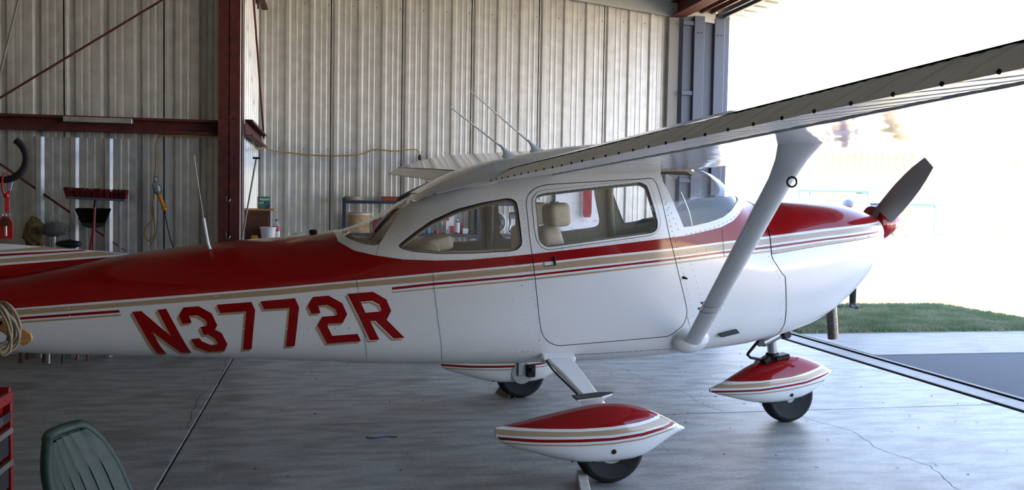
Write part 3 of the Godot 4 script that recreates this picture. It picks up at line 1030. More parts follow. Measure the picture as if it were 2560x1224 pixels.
func multi(parent: Node, called: String, list: Array, label := "") -> MeshInstance3D:
	# one mesh of several surfaces: [MB, material] pairs
	var am := ArrayMesh.new()
	for e in list:
		var mb: MB = e[0]
		if mb.v.size():
			am.add_surface_from_arrays(Mesh.PRIMITIVE_TRIANGLES, mb.arrays())
			am.surface_set_material(am.get_surface_count() - 1, e[1])
	var o := MeshInstance3D.new()
	o.name = called
	o.mesh = am
	parent.add_child(o, true)
	if label != "":
		o.set_meta("label", label)
	return o

func layer(L: Loft, polys: Array, off: float, sides := [1.0, -1.0], holes := []) -> MB:
	var mb := MB.new()
	var cs := cells(polys, holes)
	for s in sides:
		skin(mb, L, cs, off, s)
	return mb

func make_airplane() -> void:
	plane = thing("airplane", "red white and gold high-wing single-engine airplane parked nose to the door", "airplane", Vector3(1.5206, 0, -6.0213), 0.045)
	FL = Loft.new(ST)
	var L := FL
	# panel outlines in (x, phi)
	var fw := pv(FW_SEAM)
	var A := PackedVector2Array([Vector2(-5.1, -90), Vector2(1.452, -90)])
	for i in range(fw.size() - 1, -1, -1):
		A.append(Vector2(fw[i].x - 0.003, L.phi(fw[i].x - 0.003, fw[i].y)))
	A.append(Vector2(1.330, 90)); A.append(Vector2(-5.1, 90))
	var door_xy := rounded(pv(DOOR), 0.03)
	var wfr_xy := rounded(pv(DWIN_FRAME), 0.02)
	var dwin_xy := rounded(pv(DWIN), 0.02)
	var rwin_xy := rounded(pv(RWIN), 0.015)
	var W_xy := pv([0.685, 1.415, 0.747, 1.422, 0.876, 1.45, 0.972, 1.48, 1.048, 1.525, 1.109, 1.572, 1.19, 1.612, 1.262, 99, 1.0, 99, 0.86, 1.815, 0.60, 1.80, 0.556, 1.76, 0.560, 1.70, 0.62, 1.56])
	var B_xy := pv(BWIN)
	B_xy.append(Vector2(-1.452, 99)); B_xy.append(Vector2(-0.975, 99))
	var door := ccw(to_phi(L, door_xy)); var wfr := ccw(to_phi(L, wfr_xy)); var dwin := ccw(to_phi(L, dwin_xy)); var rwin := ccw(to_phi(L, rwin_xy))
	var W := ccw(to_phi(L, W_xy)); var B := ccw(to_phi(L, B_xy))
	var door_in := ccw(to_phi(L, Geometry2D.offset_polygon(door_xy, -0.0045)[0]))
	var wfr_out := wfr
	var wfr_in := ccw(to_phi(L, Geometry2D.offset_polygon(wfr_xy, -0.0035)[0]))
	A = ccw(A)
	# ---- fuselage skin
	var sk := MB.new()
	var ca := cells([A], [door, rwin, W, B])
	for s in [1.0, -1.0]:
		skin(sk, L, ca, 0.0, s)
		for h in [rwin, W, B]:
			rim(sk, L, h, 0.0, -0.012, s, -1.0)
	# firewall edge and aft cap are closed by the bulkheads below
	var fus := part(plane, "fuselage", sk, M.white)
	var gk := MB.new()
	for s in [1.0, -1.0]:
		rim(gk, L, door, 0.0, -0.030, s, -1.0)
		rim(gk, L, rwin, -0.012, -0.04, s, -1.0)
		rim(gk, L, W, -0.012, -0.04, s, -1.0)
		rim(gk, L, B, -0.012, -0.04, s, -1.0)
		skin(gk, L, cells([rwin], [ccw(to_phi(L, Geometry2D.offset_polygon(rwin_xy, -0.004)[0]))]), -0.004, s)
	part(fus, "window_seal", gk, M.gasket)
	# paint: red upper body, gold band, thin red and gold lines
	var b_red := tail_ext(pv(B_RED), 0.86); var b_gt := tail_ext(pv(B_GOLD_T), 0.855); var b_gb := tail_ext(pv(B_GOLD_B), 0.84)
	var red := PackedVector2Array()
	for q in b_red:
		red.append(q)
	red.append(Vector2(2.445, 1.49)); red.append(Vector2(2.445, 99)); red.append(Vector2(1.272, 99)); red.append(Vector2(1.235, 1.597))
	var rt_ := pv(RED_TOP)
	for i in range(rt_.size() - 1, -1, -1):
		red.append(rt_[i])
	red.append(Vector2(-1.488, 99)); red.append(Vector2(-5.1, 99))
	var red_p := ccw(to_phi(L, red))
	var gold_p := ccw(to_phi(L, poly_between(b_gb, b_gt)))
	var red2_p := ccw(to_phi(L, poly_between(pv(B_RED2_B), pv(B_RED2_T))))
	var g2t := pv(B_GOLD2_T); var g2b := pv(B_GOLD2_B)
	var lip := pv(COWL_LIP)
	var gold2_p := ccw(to_phi(L, poly_between(g2b, g2t)))
	var tr2 := ccw(to_phi(L, poly_between(tail_ext(pv(T_RED2_B), 0.83), tail_ext(pv(T_RED2_T), 0.835))))
	var tg2 := ccw(to_phi(L, poly_between(tail_ext(pv(T_GOLD2_B), 0.815), tail_ext(pv(T_GOLD2_T), 0.82))))
	for e in [["red_paint", red_p, M.red], ["red_line", red2_p, M.red], ["red_line", tr2, M.red], ["gold_stripe", gold_p, M.gold], ["gold_line", gold2_p, M.gold], ["gold_line", tg2, M.gold]]:
		for q in isect(e[1], A):
			for r in Geometry2D.clip_polygons(q, door):
				if Geometry2D.is_polygon_clockwise(r):
					continue
				for s in [1.0, -1.0]:
					part(fus, e[0], layer(L, [r], 0.0012, [s], [rwin, W, B]), e[2])
	# ---- doors
	for s in [1.0, -1.0]:
		var dk := MB.new()
		skin(dk, L, cells([door_in], [wfr_out]), 0.0, s)
		rim(dk, L, door_in, 0.0, -0.028, s, 1.0)
		rim(dk, L, wfr_out, 0.0, -0.02, s, -1.0)
		var d := part(plane, "cabin_door", dk, M.white)
		for e in [["red_stripe", red_p, M.red], ["red_line", red2_p, M.red], ["gold_stripe", gold_p, M.gold], ["gold_line", gold2_p, M.gold]]:
			part(d, e[0], layer(L, isect(e[1], door_in), 0.0012, [s], [wfr_out]), e[2])
		var fk := MB.new()
		skin(fk, L, cells([wfr_in], [dwin]), 0.002, s)
		rim(fk, L, wfr_in, 0.002, -0.02, s, 1.0)
		rim(fk, L, dwin, 0.002, -0.02, s, -1.0)
		part(d, "window_frame", fk, M.white)
		var gp := MB.new()
		skin(gp, L, cells([wfr_out], [wfr_in]), -0.014, s)
		rim(gp, L, dwin, -0.006, -0.03, s, -1.0)
		part(d, "window_seal", gp, M.gasket)
		part(d, "window_pane", layer(L, [dwin], -0.008, [s]), M.pane)
		# handle: recessed cup with a lever, and the lock plate above the arm rest
		var hm := MB.new()
		var hp := L.at(-0.20, 1.196, 0.0, s)
		hm.box(hp + Vector3(0, -0.012, s * 0.002), Vector3(0.07, 0.022, 0.006), Basis(Vector3.BACK, 0.1), 0.001)
		part(d, "handle_cup", hm, M.white)
		var hl := MB.new()
		hl.box(hp + Vector3(0.030, 0.004, s * 0.008), Vector3(0.012, 0.052, 0.014), Basis(Vector3.BACK, 0.1), 0.003)
		hl.box(hp + Vector3(0.0, -0.025, s * 0.006), Vector3(0.06, 0.004, 0.010), Basis(Vector3.BACK, 0.1), 0.001)
		part(d, "handle", hl, M.dark_metal)
		var hg := MB.new()
		for hh in [[0.34, 1.318], [0.375, 1.325]]:
			hg.lathe([[0.0, 0.007], [0.009, 0.006], [0.011, 0.0]], L.at(hh[0], hh[1], 0.001, s), Vector3(0, 0, -s), 10)
		part(d, "lock", hg, M.red)
	# ---- cowling: upper and lower halves
	var up_c := PackedVector2Array()
	up_c.append(Vector2(1.336, 90))
	for i in 3:
		up_c.append(Vector2(fw[i].x + 0.004, L.phi(fw[i].x + 0.004, fw[i].y)))
	up_c.append(Vector2(fw[2].x + 0.004, L.phi(1.34, 1.246)))
	for q in dense(lip, 0.05):
		if q.x > 1.345 and q.x < 2.255 and (up_c[up_c.size() - 1].x < q.x):
			up_c.append(Vector2(q.x, L.phi(q.x, q.y)))
	for q in [[2.26, 1.368], [2.36, 1.375], [2.445, 1.378]]:
		up_c.append(Vector2(q[0], L.phi(q[0], q[1])))
	up_c.append(Vector2(2.445, 90))
	up_c = ccw(up_c)
	var lo_c := PackedVector2Array()
	lo_c.append(Vector2(1.462, -90))
	for i in range(fw.size() - 1, 1, -1):
		lo_c.append(Vector2(fw[i].x + 0.004, L.phi(fw[i].x + 0.004, fw[i].y)))
	for q in dense(lip, 0.05):
		if q.x > 1.345 and q.x < 2.255 and (lo_c[lo_c.size() - 1].x < q.x):
			lo_c.append(Vector2(q.x, L.phi(q.x, q.y - 0.0025)))
	for q in [[2.26, 1.3655], [2.36, 1.3725], [2.445, 1.3755]]:
		lo_c.append(Vector2(q[0], L.phi(q[0], q[1])))
	lo_c.append(Vector2(2.445, -90))
	lo_c = ccw(lo_c)
	for k in 2:
		var outl: PackedVector2Array = [up_c, lo_c][k]
		var cm := MB.new()
		var cc := cells([outl], [])
		for s in [1.0, -1.0]:
			skin(cm, L, cc, 0.002 if k == 0 else 0.0, s)
			rim(cm, L, outl, 0.002 if k == 0 else 0.0, -0.012, s, 1.0)
		var c := part(plane, ["upper_cowling", "lower_cowling"][k], cm, M.white)
		if k == 0:
			part(c, "red_paint", layer(L, isect(red_p, outl), 0.0035), M.red)
			for s in [1.0, -1.0]:
				part(c, "red_line", layer(L, isect(red2_p, outl), 0.0035, [s]), M.red)
			var gl := poly_between(lip, PackedVector2Array([Vector2(1.337, 1.268), Vector2(1.704, 1.318), Vector2(2.26, 1.376)]))
			for s in [1.0, -1.0]:
				part(c, "gold_stripe", layer(L, isect(gold_p, outl), 0.0035, [s]), M.gold)
				part(c, "gold_line", layer(L, isect(ccw(to_phi(L, gl)), outl), 0.0035, [s]), M.gold)
			for q in [1.37, 1.47, 1.575, 1.68, 1.785, 1.89, 2.0, 2.13]:
				for s in [1.0, -1.0]:
					var fm := MB.new()
					var yy := lerpf(1.259, 1.31, (q - 1.37) / 0.35) if q < 1.72 else lerpf(1.31, 1.362, (q - 1.72) / 0.44)
					fm.lathe([[0.0, 0.004], [0.006, 0.003], [0.0075, 0.0]], L.at(q, yy, 0.003, s), Vector3(0, 0, -s), 8)
					part(c, "fastener", fm, M.dark_metal)
	# dark bulkheads behind the gaps
	var bk := MB.new()
	for bx in [[1.30, 1.0], [2.435, 1.0], [-1.40, 1.0]]:
		var c0 := Vector3(bx[0], L.par(bx[0])[2], 0)
		for i in 36:
			var a := L.put(bx[0], -90.0 + i * 5.0, -0.014, 1.0); var b := L.put(bx[0], -85.0 + i * 5.0, -0.014, 1.0)
			bk.flat3(c0, a, b, Vector3.RIGHT)
			bk.flat3(c0, Vector3(a.x, a.y, -a.z), Vector3(b.x, b.y, -b.z), Vector3.RIGHT)
	var seal_ring := cells([rect(1.29, -90, 1.50, 90)], [])
	for s in [1.0, -1.0]:
		skin(bk, L, seal_ring, -0.012, s)
	part(plane, "firewall", bk, M.gasket)
	# ---- glazing
	var ws := part(plane, "windshield", layer(L, [W], -0.006), M.pane)
	var wsf := MB.new()
	for s in [1.0, -1.0]:
		rim(wsf, L, W, -0.001, -0.010, s, -1.0)
	part(ws, "windshield_seal", wsf, M.gasket)
	part(plane, "rear_window", layer(L, [B], -0.006), M.pane)
	for s in [1.0, -1.0]:
		part(plane, "side_window", layer(L, [rwin], -0.008, [s]), M.pane)
	# ---- seams and rivets
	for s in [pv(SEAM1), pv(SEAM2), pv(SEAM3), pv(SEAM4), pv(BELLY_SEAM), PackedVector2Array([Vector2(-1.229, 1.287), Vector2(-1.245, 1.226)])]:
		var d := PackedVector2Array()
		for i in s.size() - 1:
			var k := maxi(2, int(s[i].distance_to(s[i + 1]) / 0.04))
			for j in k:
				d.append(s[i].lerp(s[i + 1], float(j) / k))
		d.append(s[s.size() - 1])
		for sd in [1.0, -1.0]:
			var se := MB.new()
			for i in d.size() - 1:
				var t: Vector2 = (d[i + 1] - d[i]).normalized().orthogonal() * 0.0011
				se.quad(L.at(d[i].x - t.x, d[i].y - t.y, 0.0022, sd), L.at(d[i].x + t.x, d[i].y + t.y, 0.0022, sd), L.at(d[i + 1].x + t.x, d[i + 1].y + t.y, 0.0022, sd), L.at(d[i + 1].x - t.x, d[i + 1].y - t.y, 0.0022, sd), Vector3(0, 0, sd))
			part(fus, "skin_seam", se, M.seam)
	var rv := MB.new(); var rvr := MB.new()
	for r in RIVETS:
		var sp: float = r[0]
		var pts := pv(r[1])
		var carry := 0.0
		for i in pts.size() - 1:
			var l := pts[i].distance_to(pts[i + 1])
			var q := carry
			while q < l:
				var c := pts[i].lerp(pts[i + 1], q / l)
				var on_letter := false
				for lt in LETTERS:
					if Geometry2D.is_point_in_polygon(c, pv(lt)):
						on_letter = true
				if on_letter:
					q += sp
					continue
				for sd in [1.0, -1.0]:
					var o := L.at(c.x, c.y, 0.001, sd)
					var nn := L.nrm(c.x, L.phi(c.x, c.y))
					var ph := L.phi(c.x, c.y)
					var is_red := Geometry2D.is_point_in_polygon(Vector2(c.x, ph), red_p) or Geometry2D.is_point_in_polygon(Vector2(c.x, ph), red2_p)
					(rvr if is_red else rv).lathe([[0.0, 0.0026], [0.003, 0.0021], [0.0044, 0.0004]], o, Vector3(nn.x, nn.y, nn.z * sd), 6)
				q += sp
			carry = q - l
	var rvo := part(fus, "rivets", rv, M.white)
	rvo.set_meta("kind", "stuff")
	part(fus, "rivets", rvr, M.red).set_meta("kind", "stuff")
	# ---- registration letters on both sides: red, white keyline, gold drop shade
	for k in LETTERS.size():
		var base := pv(LETTERS[k])
		for sd in [1.0, -1.0]:
			var pp := PackedVector2Array()
			for q in base:
				pp.append(q)
			if sd < 0.0:
				# on the left side the number reads forward from the other end
				var shift := -3.695
				pp = PackedVector2Array()
				for q in base:
					pp.append(Vector2(shift - q.x, q.y - 0.083 * (q.x + 1.85) * 2.0))
			var sx: float = sd
			var gold_list := []
			for f in [0.5, 1.0]:
				gold_list.append(ccw(to_phi(L, moved(pp, Vector2(-0.0125 * f * sx, -0.0145 * f)), 0.03)))
			var gm := MB.new()
			for i in 2:
				skin(gm, L, cells([gold_list[i]], []), 0.0010 + 0.0001 * i, sd)
			var wm := MB.new()
			for o in Geometry2D.offset_polygon(moved(pp, Vector2(-0.0015 * sx, -0.002)), 0.0032):
				if not Geometry2D.is_polygon_clockwise(o):
					skin(wm, L, cells([ccw(to_phi(L, o, 0.03))], []), 0.0014, sd)
			if k == 5:
				# counter of the R is skin, not keyline
				var wm2 := MB.new()
				skin(wm2, L, cells([ccw(to_phi(L, moved(pp, Vector2(-0.003 * sx, -0.004)), 0.03))], []), 0.0014, sd)
				wm = wm2
			var rm := MB.new()
			skin(rm, L, cells([ccw(to_phi(L, pp, 0.03))], []), 0.0018, sd)
			multi(fus, "registration_letter", [[rm, M.red], [wm, M.white], [gm, M.gold]])
	cabin(L, rwin_xy, dwin_xy, W_xy, B_xy)
	wings(L)
	gear()
	nose(L)
	fin(L)
	antennas(L)

func moved(p: PackedVector2Array, d: Vector2) -> PackedVector2Array:
	var o := PackedVector2Array()
	for q in p:
		o.append(q + d)
	return o

func cabin(L: Loft, rwin_xy: PackedVector2Array, dwin_xy: PackedVector2Array, W_xy: PackedVector2Array, B_xy: PackedVector2Array) -> void:
	var ln := MB.new()
	var holes := []
	for o in [[rwin_xy, -0.018], [dwin_xy, -0.008]]:
		holes.append(ccw(to_phi(L, Geometry2D.offset_polygon(o[0], o[1])[0])))
	holes.append(ccw(to_phi(L, W_xy)))
	var bi := pv([-1.05, 1.52, -1.16, 1.37, -1.235, 1.315, -1.30, 1.318, -1.37, 1.335, -1.39, 1.37, -1.39, 99, -1.04, 99])
	holes.append(ccw(to_phi(L, bi)))
	var cs := cells([rect(-1.40, -90, 1.28, 90)], holes)
	for s in [1.0, -1.0]:
		skin(ln, L, cs, -0.034, s)
		for h in holes:
			rim(ln, L, h, -0.012, -0.034, s, -1.0)
	var cab := part(plane, "cabin_lining", ln, M.lining)
	var fl := MB.new()
	fl.box(Vector3(-0.1, 0.70, 0), Vector3(2.4, 0.02, 0.92))
	part(cab, "cabin_floor", fl, M.carpet)
	# door posts in trim
	for s in [1.0, -1.0]:
		for x in [-0.345, 0.575]:
			var pm := MB.new()
			var pts := PackedVector3Array()
			for y in [0.7, 1.0, 1.3, 1.5, 1.65, 1.74]:
				pts.append(L.at(x - 0.12 * (y - 1.5) * (1.0 if x > 0 else 0.0), y, -0.035, s))
			pm.tube(pts, 0.028, 8)
			part(cab, "post_trim", pm, M.lining)
		var ar := MB.new()
		ar.box(Vector3(0.12, 1.08, s * 0.46), Vector3(0.5, 0.09, 0.05), Basis.IDENTITY, 0.015)
		part(cab, "arm_rest", ar, M.lining)
	# front seats with head rests
	for s in [1.0, -1.0]:
		var z: float = s * 0.255
		var sm := MB.new()
		cushion(sm, Vector3(0.12, 0.90, z), Vector3(0.46, 0.15, 0.44), Basis(Vector3.BACK, 0.08))
		var seat := part(plane, "front_seat", sm, M.leather)
		var bm := MB.new()
		cushion(bm, Vector3(-0.115, 1.15, z), Vector3(0.16, 0.52, 0.42), Basis(Vector3.BACK, 0.16))
		part(seat, "backrest", bm, M.leather)
		var hm := MB.new()
		cushion(hm, Vector3(-0.075, 1.478, z), Vector3(0.15, 0.155, 0.25), Basis(Vector3.BACK, 0.10))
		part(seat, "headrest", hm, M.leather)
		for dz in [-0.05, 0.05]:
			var po := MB.new()
			po.tube(line(Vector3(-0.105, 1.38, z + dz), Vector3(-0.09, 1.44, z + dz)), 0.007, 6)
			part(seat, "headrest_post", po, M.chrome)
		var bt := MB.new()
		bt.box(Vector3(0.035, 1.24, z + s * 0.20), Vector3(0.02, 0.12, 0.05), Basis(Vector3.BACK, 0.16), 0.004)
		part(seat, "seat_belt", bt, M.black)
	var rb := MB.new()
	cushion(rb, Vector3(-0.62, 0.86, 0), Vector3(0.48, 0.16, 0.90), Basis(Vector3.BACK, 0.06))
	var rs := part(plane, "rear_seat", rb, M.leather)
	var rb2 := MB.new()
	cushion(rb2, Vector3(-0.87, 1.08, 0.0), Vector3(0.15, 0.46, 0.90), Basis(Vector3.BACK, 0.22))
	part(rs, "backrest", rb2, M.leather)
	var rb3 := MB.new()
	cushion(rb3, Vector3(-0.845, 1.285, 0.18), Vector3(0.19, 0.10, 0.34), Basis(Vector3.BACK, 0.22))
	part(rs, "bolster", rb3, M.leather)
	# instrument panel and glareshield
	var ip := MB.new()
	ip.box(Vector3(0.86, 1.23, 0), Vector3(0.05, 0.42, 0.92), Basis(Vector3.BACK, -0.12), 0.01)
	var pn := part(plane, "instrument_panel", ip, M.lining)
	var gs := MB.new()
	gs.grid([[Vector3(0.74, 1.40, -0.47), Vector3(0.74, 1.45, -0.3), Vector3(0.74, 1.46, 0), Vector3(0.74, 1.45, 0.3), Vector3(0.74, 1.40, 0.47)], [Vector3(0.95, 1.44, -0.45), Vector3(0.95, 1.49, -0.3), Vector3(0.95, 1.50, 0), Vector3(0.95, 1.49, 0.3), Vector3(0.95, 1.44, 0.45)], [Vector3(1.22, 1.52, -0.3), Vector3(1.24, 1.56, -0.15), Vector3(1.24, 1.57, 0), Vector3(1.24, 1.56, 0.15), Vector3(1.22, 1.52, 0.3)]])
	part(pn, "glareshield", gs, M.black)
	for s in [1.0, -1.0]:
		var yk := MB.new()
		yk.tube(line(Vector3(0.84, 1.20, s * 0.25), Vector3(0.62, 1.21, s * 0.25)), 0.012, 8)
		yk.tube(curve([Vector3(0.62, 1.30, s * 0.25 - 0.13), Vector3(0.62, 1.22, s * 0.25 - 0.13), Vector3(0.62, 1.20, s * 0.25), Vector3(0.62, 1.22, s * 0.25 + 0.13), Vector3(0.62, 1.30, s * 0.25 + 0.13)], 5), 0.014, 8)
		part(pn, "control_yoke", yk, M.black)
	for k in 6:
		var gm := MB.new()
		gm.lathe([[0.0, 0.006], [0.034, 0.006], [0.038, 0.0]], Vector3(0.832, 1.33 - 0.10 * (k / 3), -0.36 + 0.10 * (k % 3)), Vector3(-1, -0.12, 0), 14)
		part(pn, "gauge", gm, M.black)
	var ct := MB.new()
	ct.tube(curve([Vector3(0.72, 1.64, 0.40), Vector3(0.77, 1.52, 0.42), Vector3(0.79, 1.42, 0.44)], 5), 0.006, 6)
	part(cab, "compass_cable", ct, M.chrome)

func cushion(mb: MB, c: Vector3, s: Vector3, b: Basis) -> void:
	# softly rounded block
	var h := s * 0.5
	var n := 14; var m := 10
	var g := []
	for i in m + 1:
		var ph := -PI / 2 + PI * i / m
		var row := []
		for j in n + 1:
			var th := TAU * j / n
			var e := 0.45
			var cx := signf(cos(th)) * pow(absf(cos(th)), e) * pow(absf(cos(ph)), e)
			var cz := signf(sin(th)) * pow(absf(sin(th)), e) * pow(absf(cos(ph)), e)
			var cy := signf(sin(ph)) * pow(absf(sin(ph)), e)
			row.append(c + b * (Vector3(cx, cy, cz) * h))
		g.append(row)
	var before := mb.v.size()
	mb.grid(g)
	mb.outward(c, before)

func te_y(z: float) -> float:
	return 1.676 + (z - 0.542) * 0.0277

const TEX := -0.60
const W_UP := [[0.155, 0.087], [0.25, 0.117], [0.4, 0.162], [0.55, 0.201], [0.7, 0.232], [0.85, 0.257], [1.0, 0.274], [1.15, 0.283], [1.3, 0.281], [1.45, 0.268], [1.55, 0.253], [1.63, 0.232], [1.675, 0.211], [1.69, 0.187]]
const W_LO := [[1.69, 0.187], [1.68, 0.168], [1.65, 0.153], [1.58, 0.139], [1.5, 0.129], [1.4, 0.119], [1.3, 0.111], [1.2, 0.104], [1.1, 0.097], [1.0, 0.090], [0.9, 0.084], [0.8, 0.078], [0.7, 0.072], [0.6, 0.064], [0.5, 0.056], [0.43, 0.050]]

func wchord(z: float) -> float:
	return 1.0 if z < 2.65 else lerpf(1.0, 0.74, (z - 2.65) / 2.9)

func wpt(z: float, d: float, y: float) -> Vector3:
	var s := wchord(z)
	var sh := 0.10 * clampf((z - 4.75) / 0.8, 0.0, 1.0)   # the trailing edge sweeps forward towards the tip
	return Vector3(TEX + sh + d * s, te_y(z) + y * lerpf(1.0, s, 0.5), z)

func bead(z: float) -> float:
	return 0.6 * pow(absf(sin(PI * z / 0.047)), 0.7) + 0.7 * fposmod(z, 0.141) / 0.141

func wings(L: Loft) -> void:
	var body := MB.new()
	var zs := []
	var z := 0.30
	while z < 5.52:
		zs.append(z); z += 0.06
	zs.append(5.52)
	var g := []
	for zz in zs:
		var row := []
		for q in W_UP:
			row.append(wpt(zz, q[0], q[1]))
		for k in range(1, W_LO.size()):
			var q: Array = W_LO[k]
			var p := wpt(zz, q[0], q[1])
			# sheet metal is never quite flat between the ribs
			p.y += 0.0016 * noise.get_noise_3d(p.x * 3.2, 5.0, zz * 2.6) + 0.0010 * sin(TAU * zz / 0.36) * sin(PI * clampf(q[0], 0.4, 1.6) / 0.6)
			row.append(p)
		g.append(row)
	body.grid(g, true)
	var cove := MB.new()
	# cove behind the spar, root and tip faces
	for i in zs.size() - 1:
		var za: float = zs[i]; var zb: float = zs[i + 1]
		cove.quad(wpt(za, 0.155, 0.083), wpt(zb, 0.155, 0.083), wpt(zb, 0.43, 0.095), wpt(za, 0.43, 0.095), Vector3(-1, -1, 0))
		cove.quad(wpt(za, 0.43, 0.095), wpt(zb, 0.43, 0.095), wpt(zb, 0.43, 0.050), wpt(za, 0.43, 0.050), Vector3(-1, -1, 0))
	# tip cap: rounded, red
	var tip := MB.new()
	var tg := []
	for k in 5:
		var a := PI * 0.5 * k / 4.0
		var row := []
		var zt := 5.52 + 0.16 * sin(a)
		for q in W_UP + W_LO.slice(1):
			var mid: float = 0.045 + 0.083 * q[0]
			row.append(wpt(5.52, q[0] * (1.0 - 0.05 * (1.0 - cos(a))) + 0.02 * (1.0 - cos(a)), lerpf(mid, q[1], cos(a))) + Vector3(0, 0.0045 * k, zt - 5.52))
		tg.append(row)
	tip.grid(tg, true)
	# flap and aileron with pressed beads
	var surfs := []
	for e in [[0.60, 3.02], [3.04, 5.50]]:
		var mb := MB.new()
		var gu := []; var gl := []
		var q: float = e[0]
		while q <= e[1] + 0.0001:
			var b := bead(q)
			var ru := []; var rl := []
			for d in [[0.0, 0.003, 0.0], [0.012, 0.010, 0.4], [0.05, 0.031, 1.0], [0.10, 0.058, 1.0], [0.15, 0.081, 1.0], [0.20, 0.087, 0.2]]:
				ru.append(wpt(q, d[0], d[1] + 0.0042 * b * d[2] - 0.004))
			for d in [[0.0, -0.003, 0.0], [0.012, -0.0015, 0.4], [0.12, 0.014, 1.0], [0.25, 0.032, 1.0], [0.36, 0.048, 1.0], [0.40, 0.058, 0.3], [0.412, 0.068, 0.0], [0.39, 0.085, 0.0]]:
				rl.append(wpt(q, d[0], d[1] - 0.0036 * b * d[2]))
			gu.append(ru); gl.append(rl)
			q += 0.047 / 6.0
		mb.grid(gu, true)
		mb.grid(gl, false)
		for i in gu.size() - 1:
			mb.quad(gu[i][0], gu[i + 1][0], gl[i + 1][0], gl[i][0], Vector3(-1, 0, 0))
		for q2 in [0, gu.size() - 1]:
			for k in 5:
				mb.quad(gu[q2][k], gu[q2][k + 1], gl[q2][mini(k + 1, 5)], gl[q2][k], Vector3(0, 0, -1 if q2 == 0 else 1))
		surfs.append(mb)
	var studs := MB.new()
	var q3 := 0.66
	while q3 < 5.4:
		var c := wpt(q3, -0.001, 0.0)
		studs.box(c, Vector3(0.006, 0.008, 0.008), Basis(Vector3.RIGHT, PI / 4), 0.001)
		q3 += 0.141
	# root fillet between the trailing edge and the cabin roof
	for s in [1.0, -1.0]:
		var T := Transform3D(Basis(Vector3(1, 0, 0), Vector3(0, 1, 0), Vector3(0, 0.0 if s > 0.0 else 0.014, s)), Vector3.ZERO)
		var w := part(plane, "wing", flipped(body, T), M.white)
		part(w, "wing_tip", flipped(tip, T), M.red)
		part(w, "flap_well", flipped(cove, T), M.white)
		part(w, "flap", flipped(surfs[0], T), M.white_flat)
		part(w, "aileron", flipped(surfs[1], T), M.white_flat)
		var so := part(w, "trailing_edge_rivets", flipped(studs, T), M.steel_dark)
		so.set_meta("kind", "stuff")
		strut(T)
	# roof fairing over the cabin between the wing roots, running back in two fillets
	var rf := MB.new()
	var rg := []
	for q in [[-0.97, 1.603], [-0.90, 1.648], [-0.80, 1.705], [-0.70, 1.750], [-0.60, 1.788], [-0.45, 1.832], [-0.25, 1.876], [0.0, 1.925], [0.3, 1.960], [0.6, 1.968], [0.85, 1.948], [1.0, 1.905], [1.085, 1.845]]:
		var row := []
		for k in 13:
			var u := (k - 6) / 6.0
			var hw: float = 0.46 + 0.05 * clampf((q[0] + 0.9) / 0.5, 0, 1)
			row.append(Vector3(q[0], q[1] - 0.10 * pow(absf(u), 2.6) * clampf((q[0] + 1.05) * 4.0, 0.3, 1.0), u * hw))
		rg.append(row)
	rf.grid(rg, true)
	part(plane, "cabin_roof", rf, M.white)
	for s in [1.0, -1.0]:
		var fm := MB.new()
		var fg := []
		for k in 9:
			var u := k / 8.0
			var x := lerpf(-1.02, -0.54, u)
			var y0 := lerpf(1.555, 1.690, pow(u, 0.8))
			var r := lerpf(0.008, 0.05, u)
			var zc: float = lerpf(0.475, 0.56, u)
			fg.append([L.at(x, y0 - 0.035 * u, 0.001, 1.0) * Vector3(1, 1, s), Vector3(x, y0 - 0.008, s * (zc + r)), Vector3(x, y0 + 0.012 * u, s * (zc + r * 0.8)), Vector3(x, y0 + 0.05 * u, s * (zc - 0.04)), Vector3(x, y0 + 0.09 * u + 0.02, s * (zc - 0.10))])
		fm.grid(fg, s > 0)
		part(plane, "wing_root_fillet", fm, M.white)

func flipped(src: MB, T: Transform3D) -> MB:
	var o := MB.new()
	for i in range(0, src.v.size(), 3):
		o.tri(T * src.v[i], T * src.v[i + 1], T * src.v[i + 2], T.basis * src.n[i], T.basis * src.n[i + 1], T.basis * src.n[i + 2])
	return o

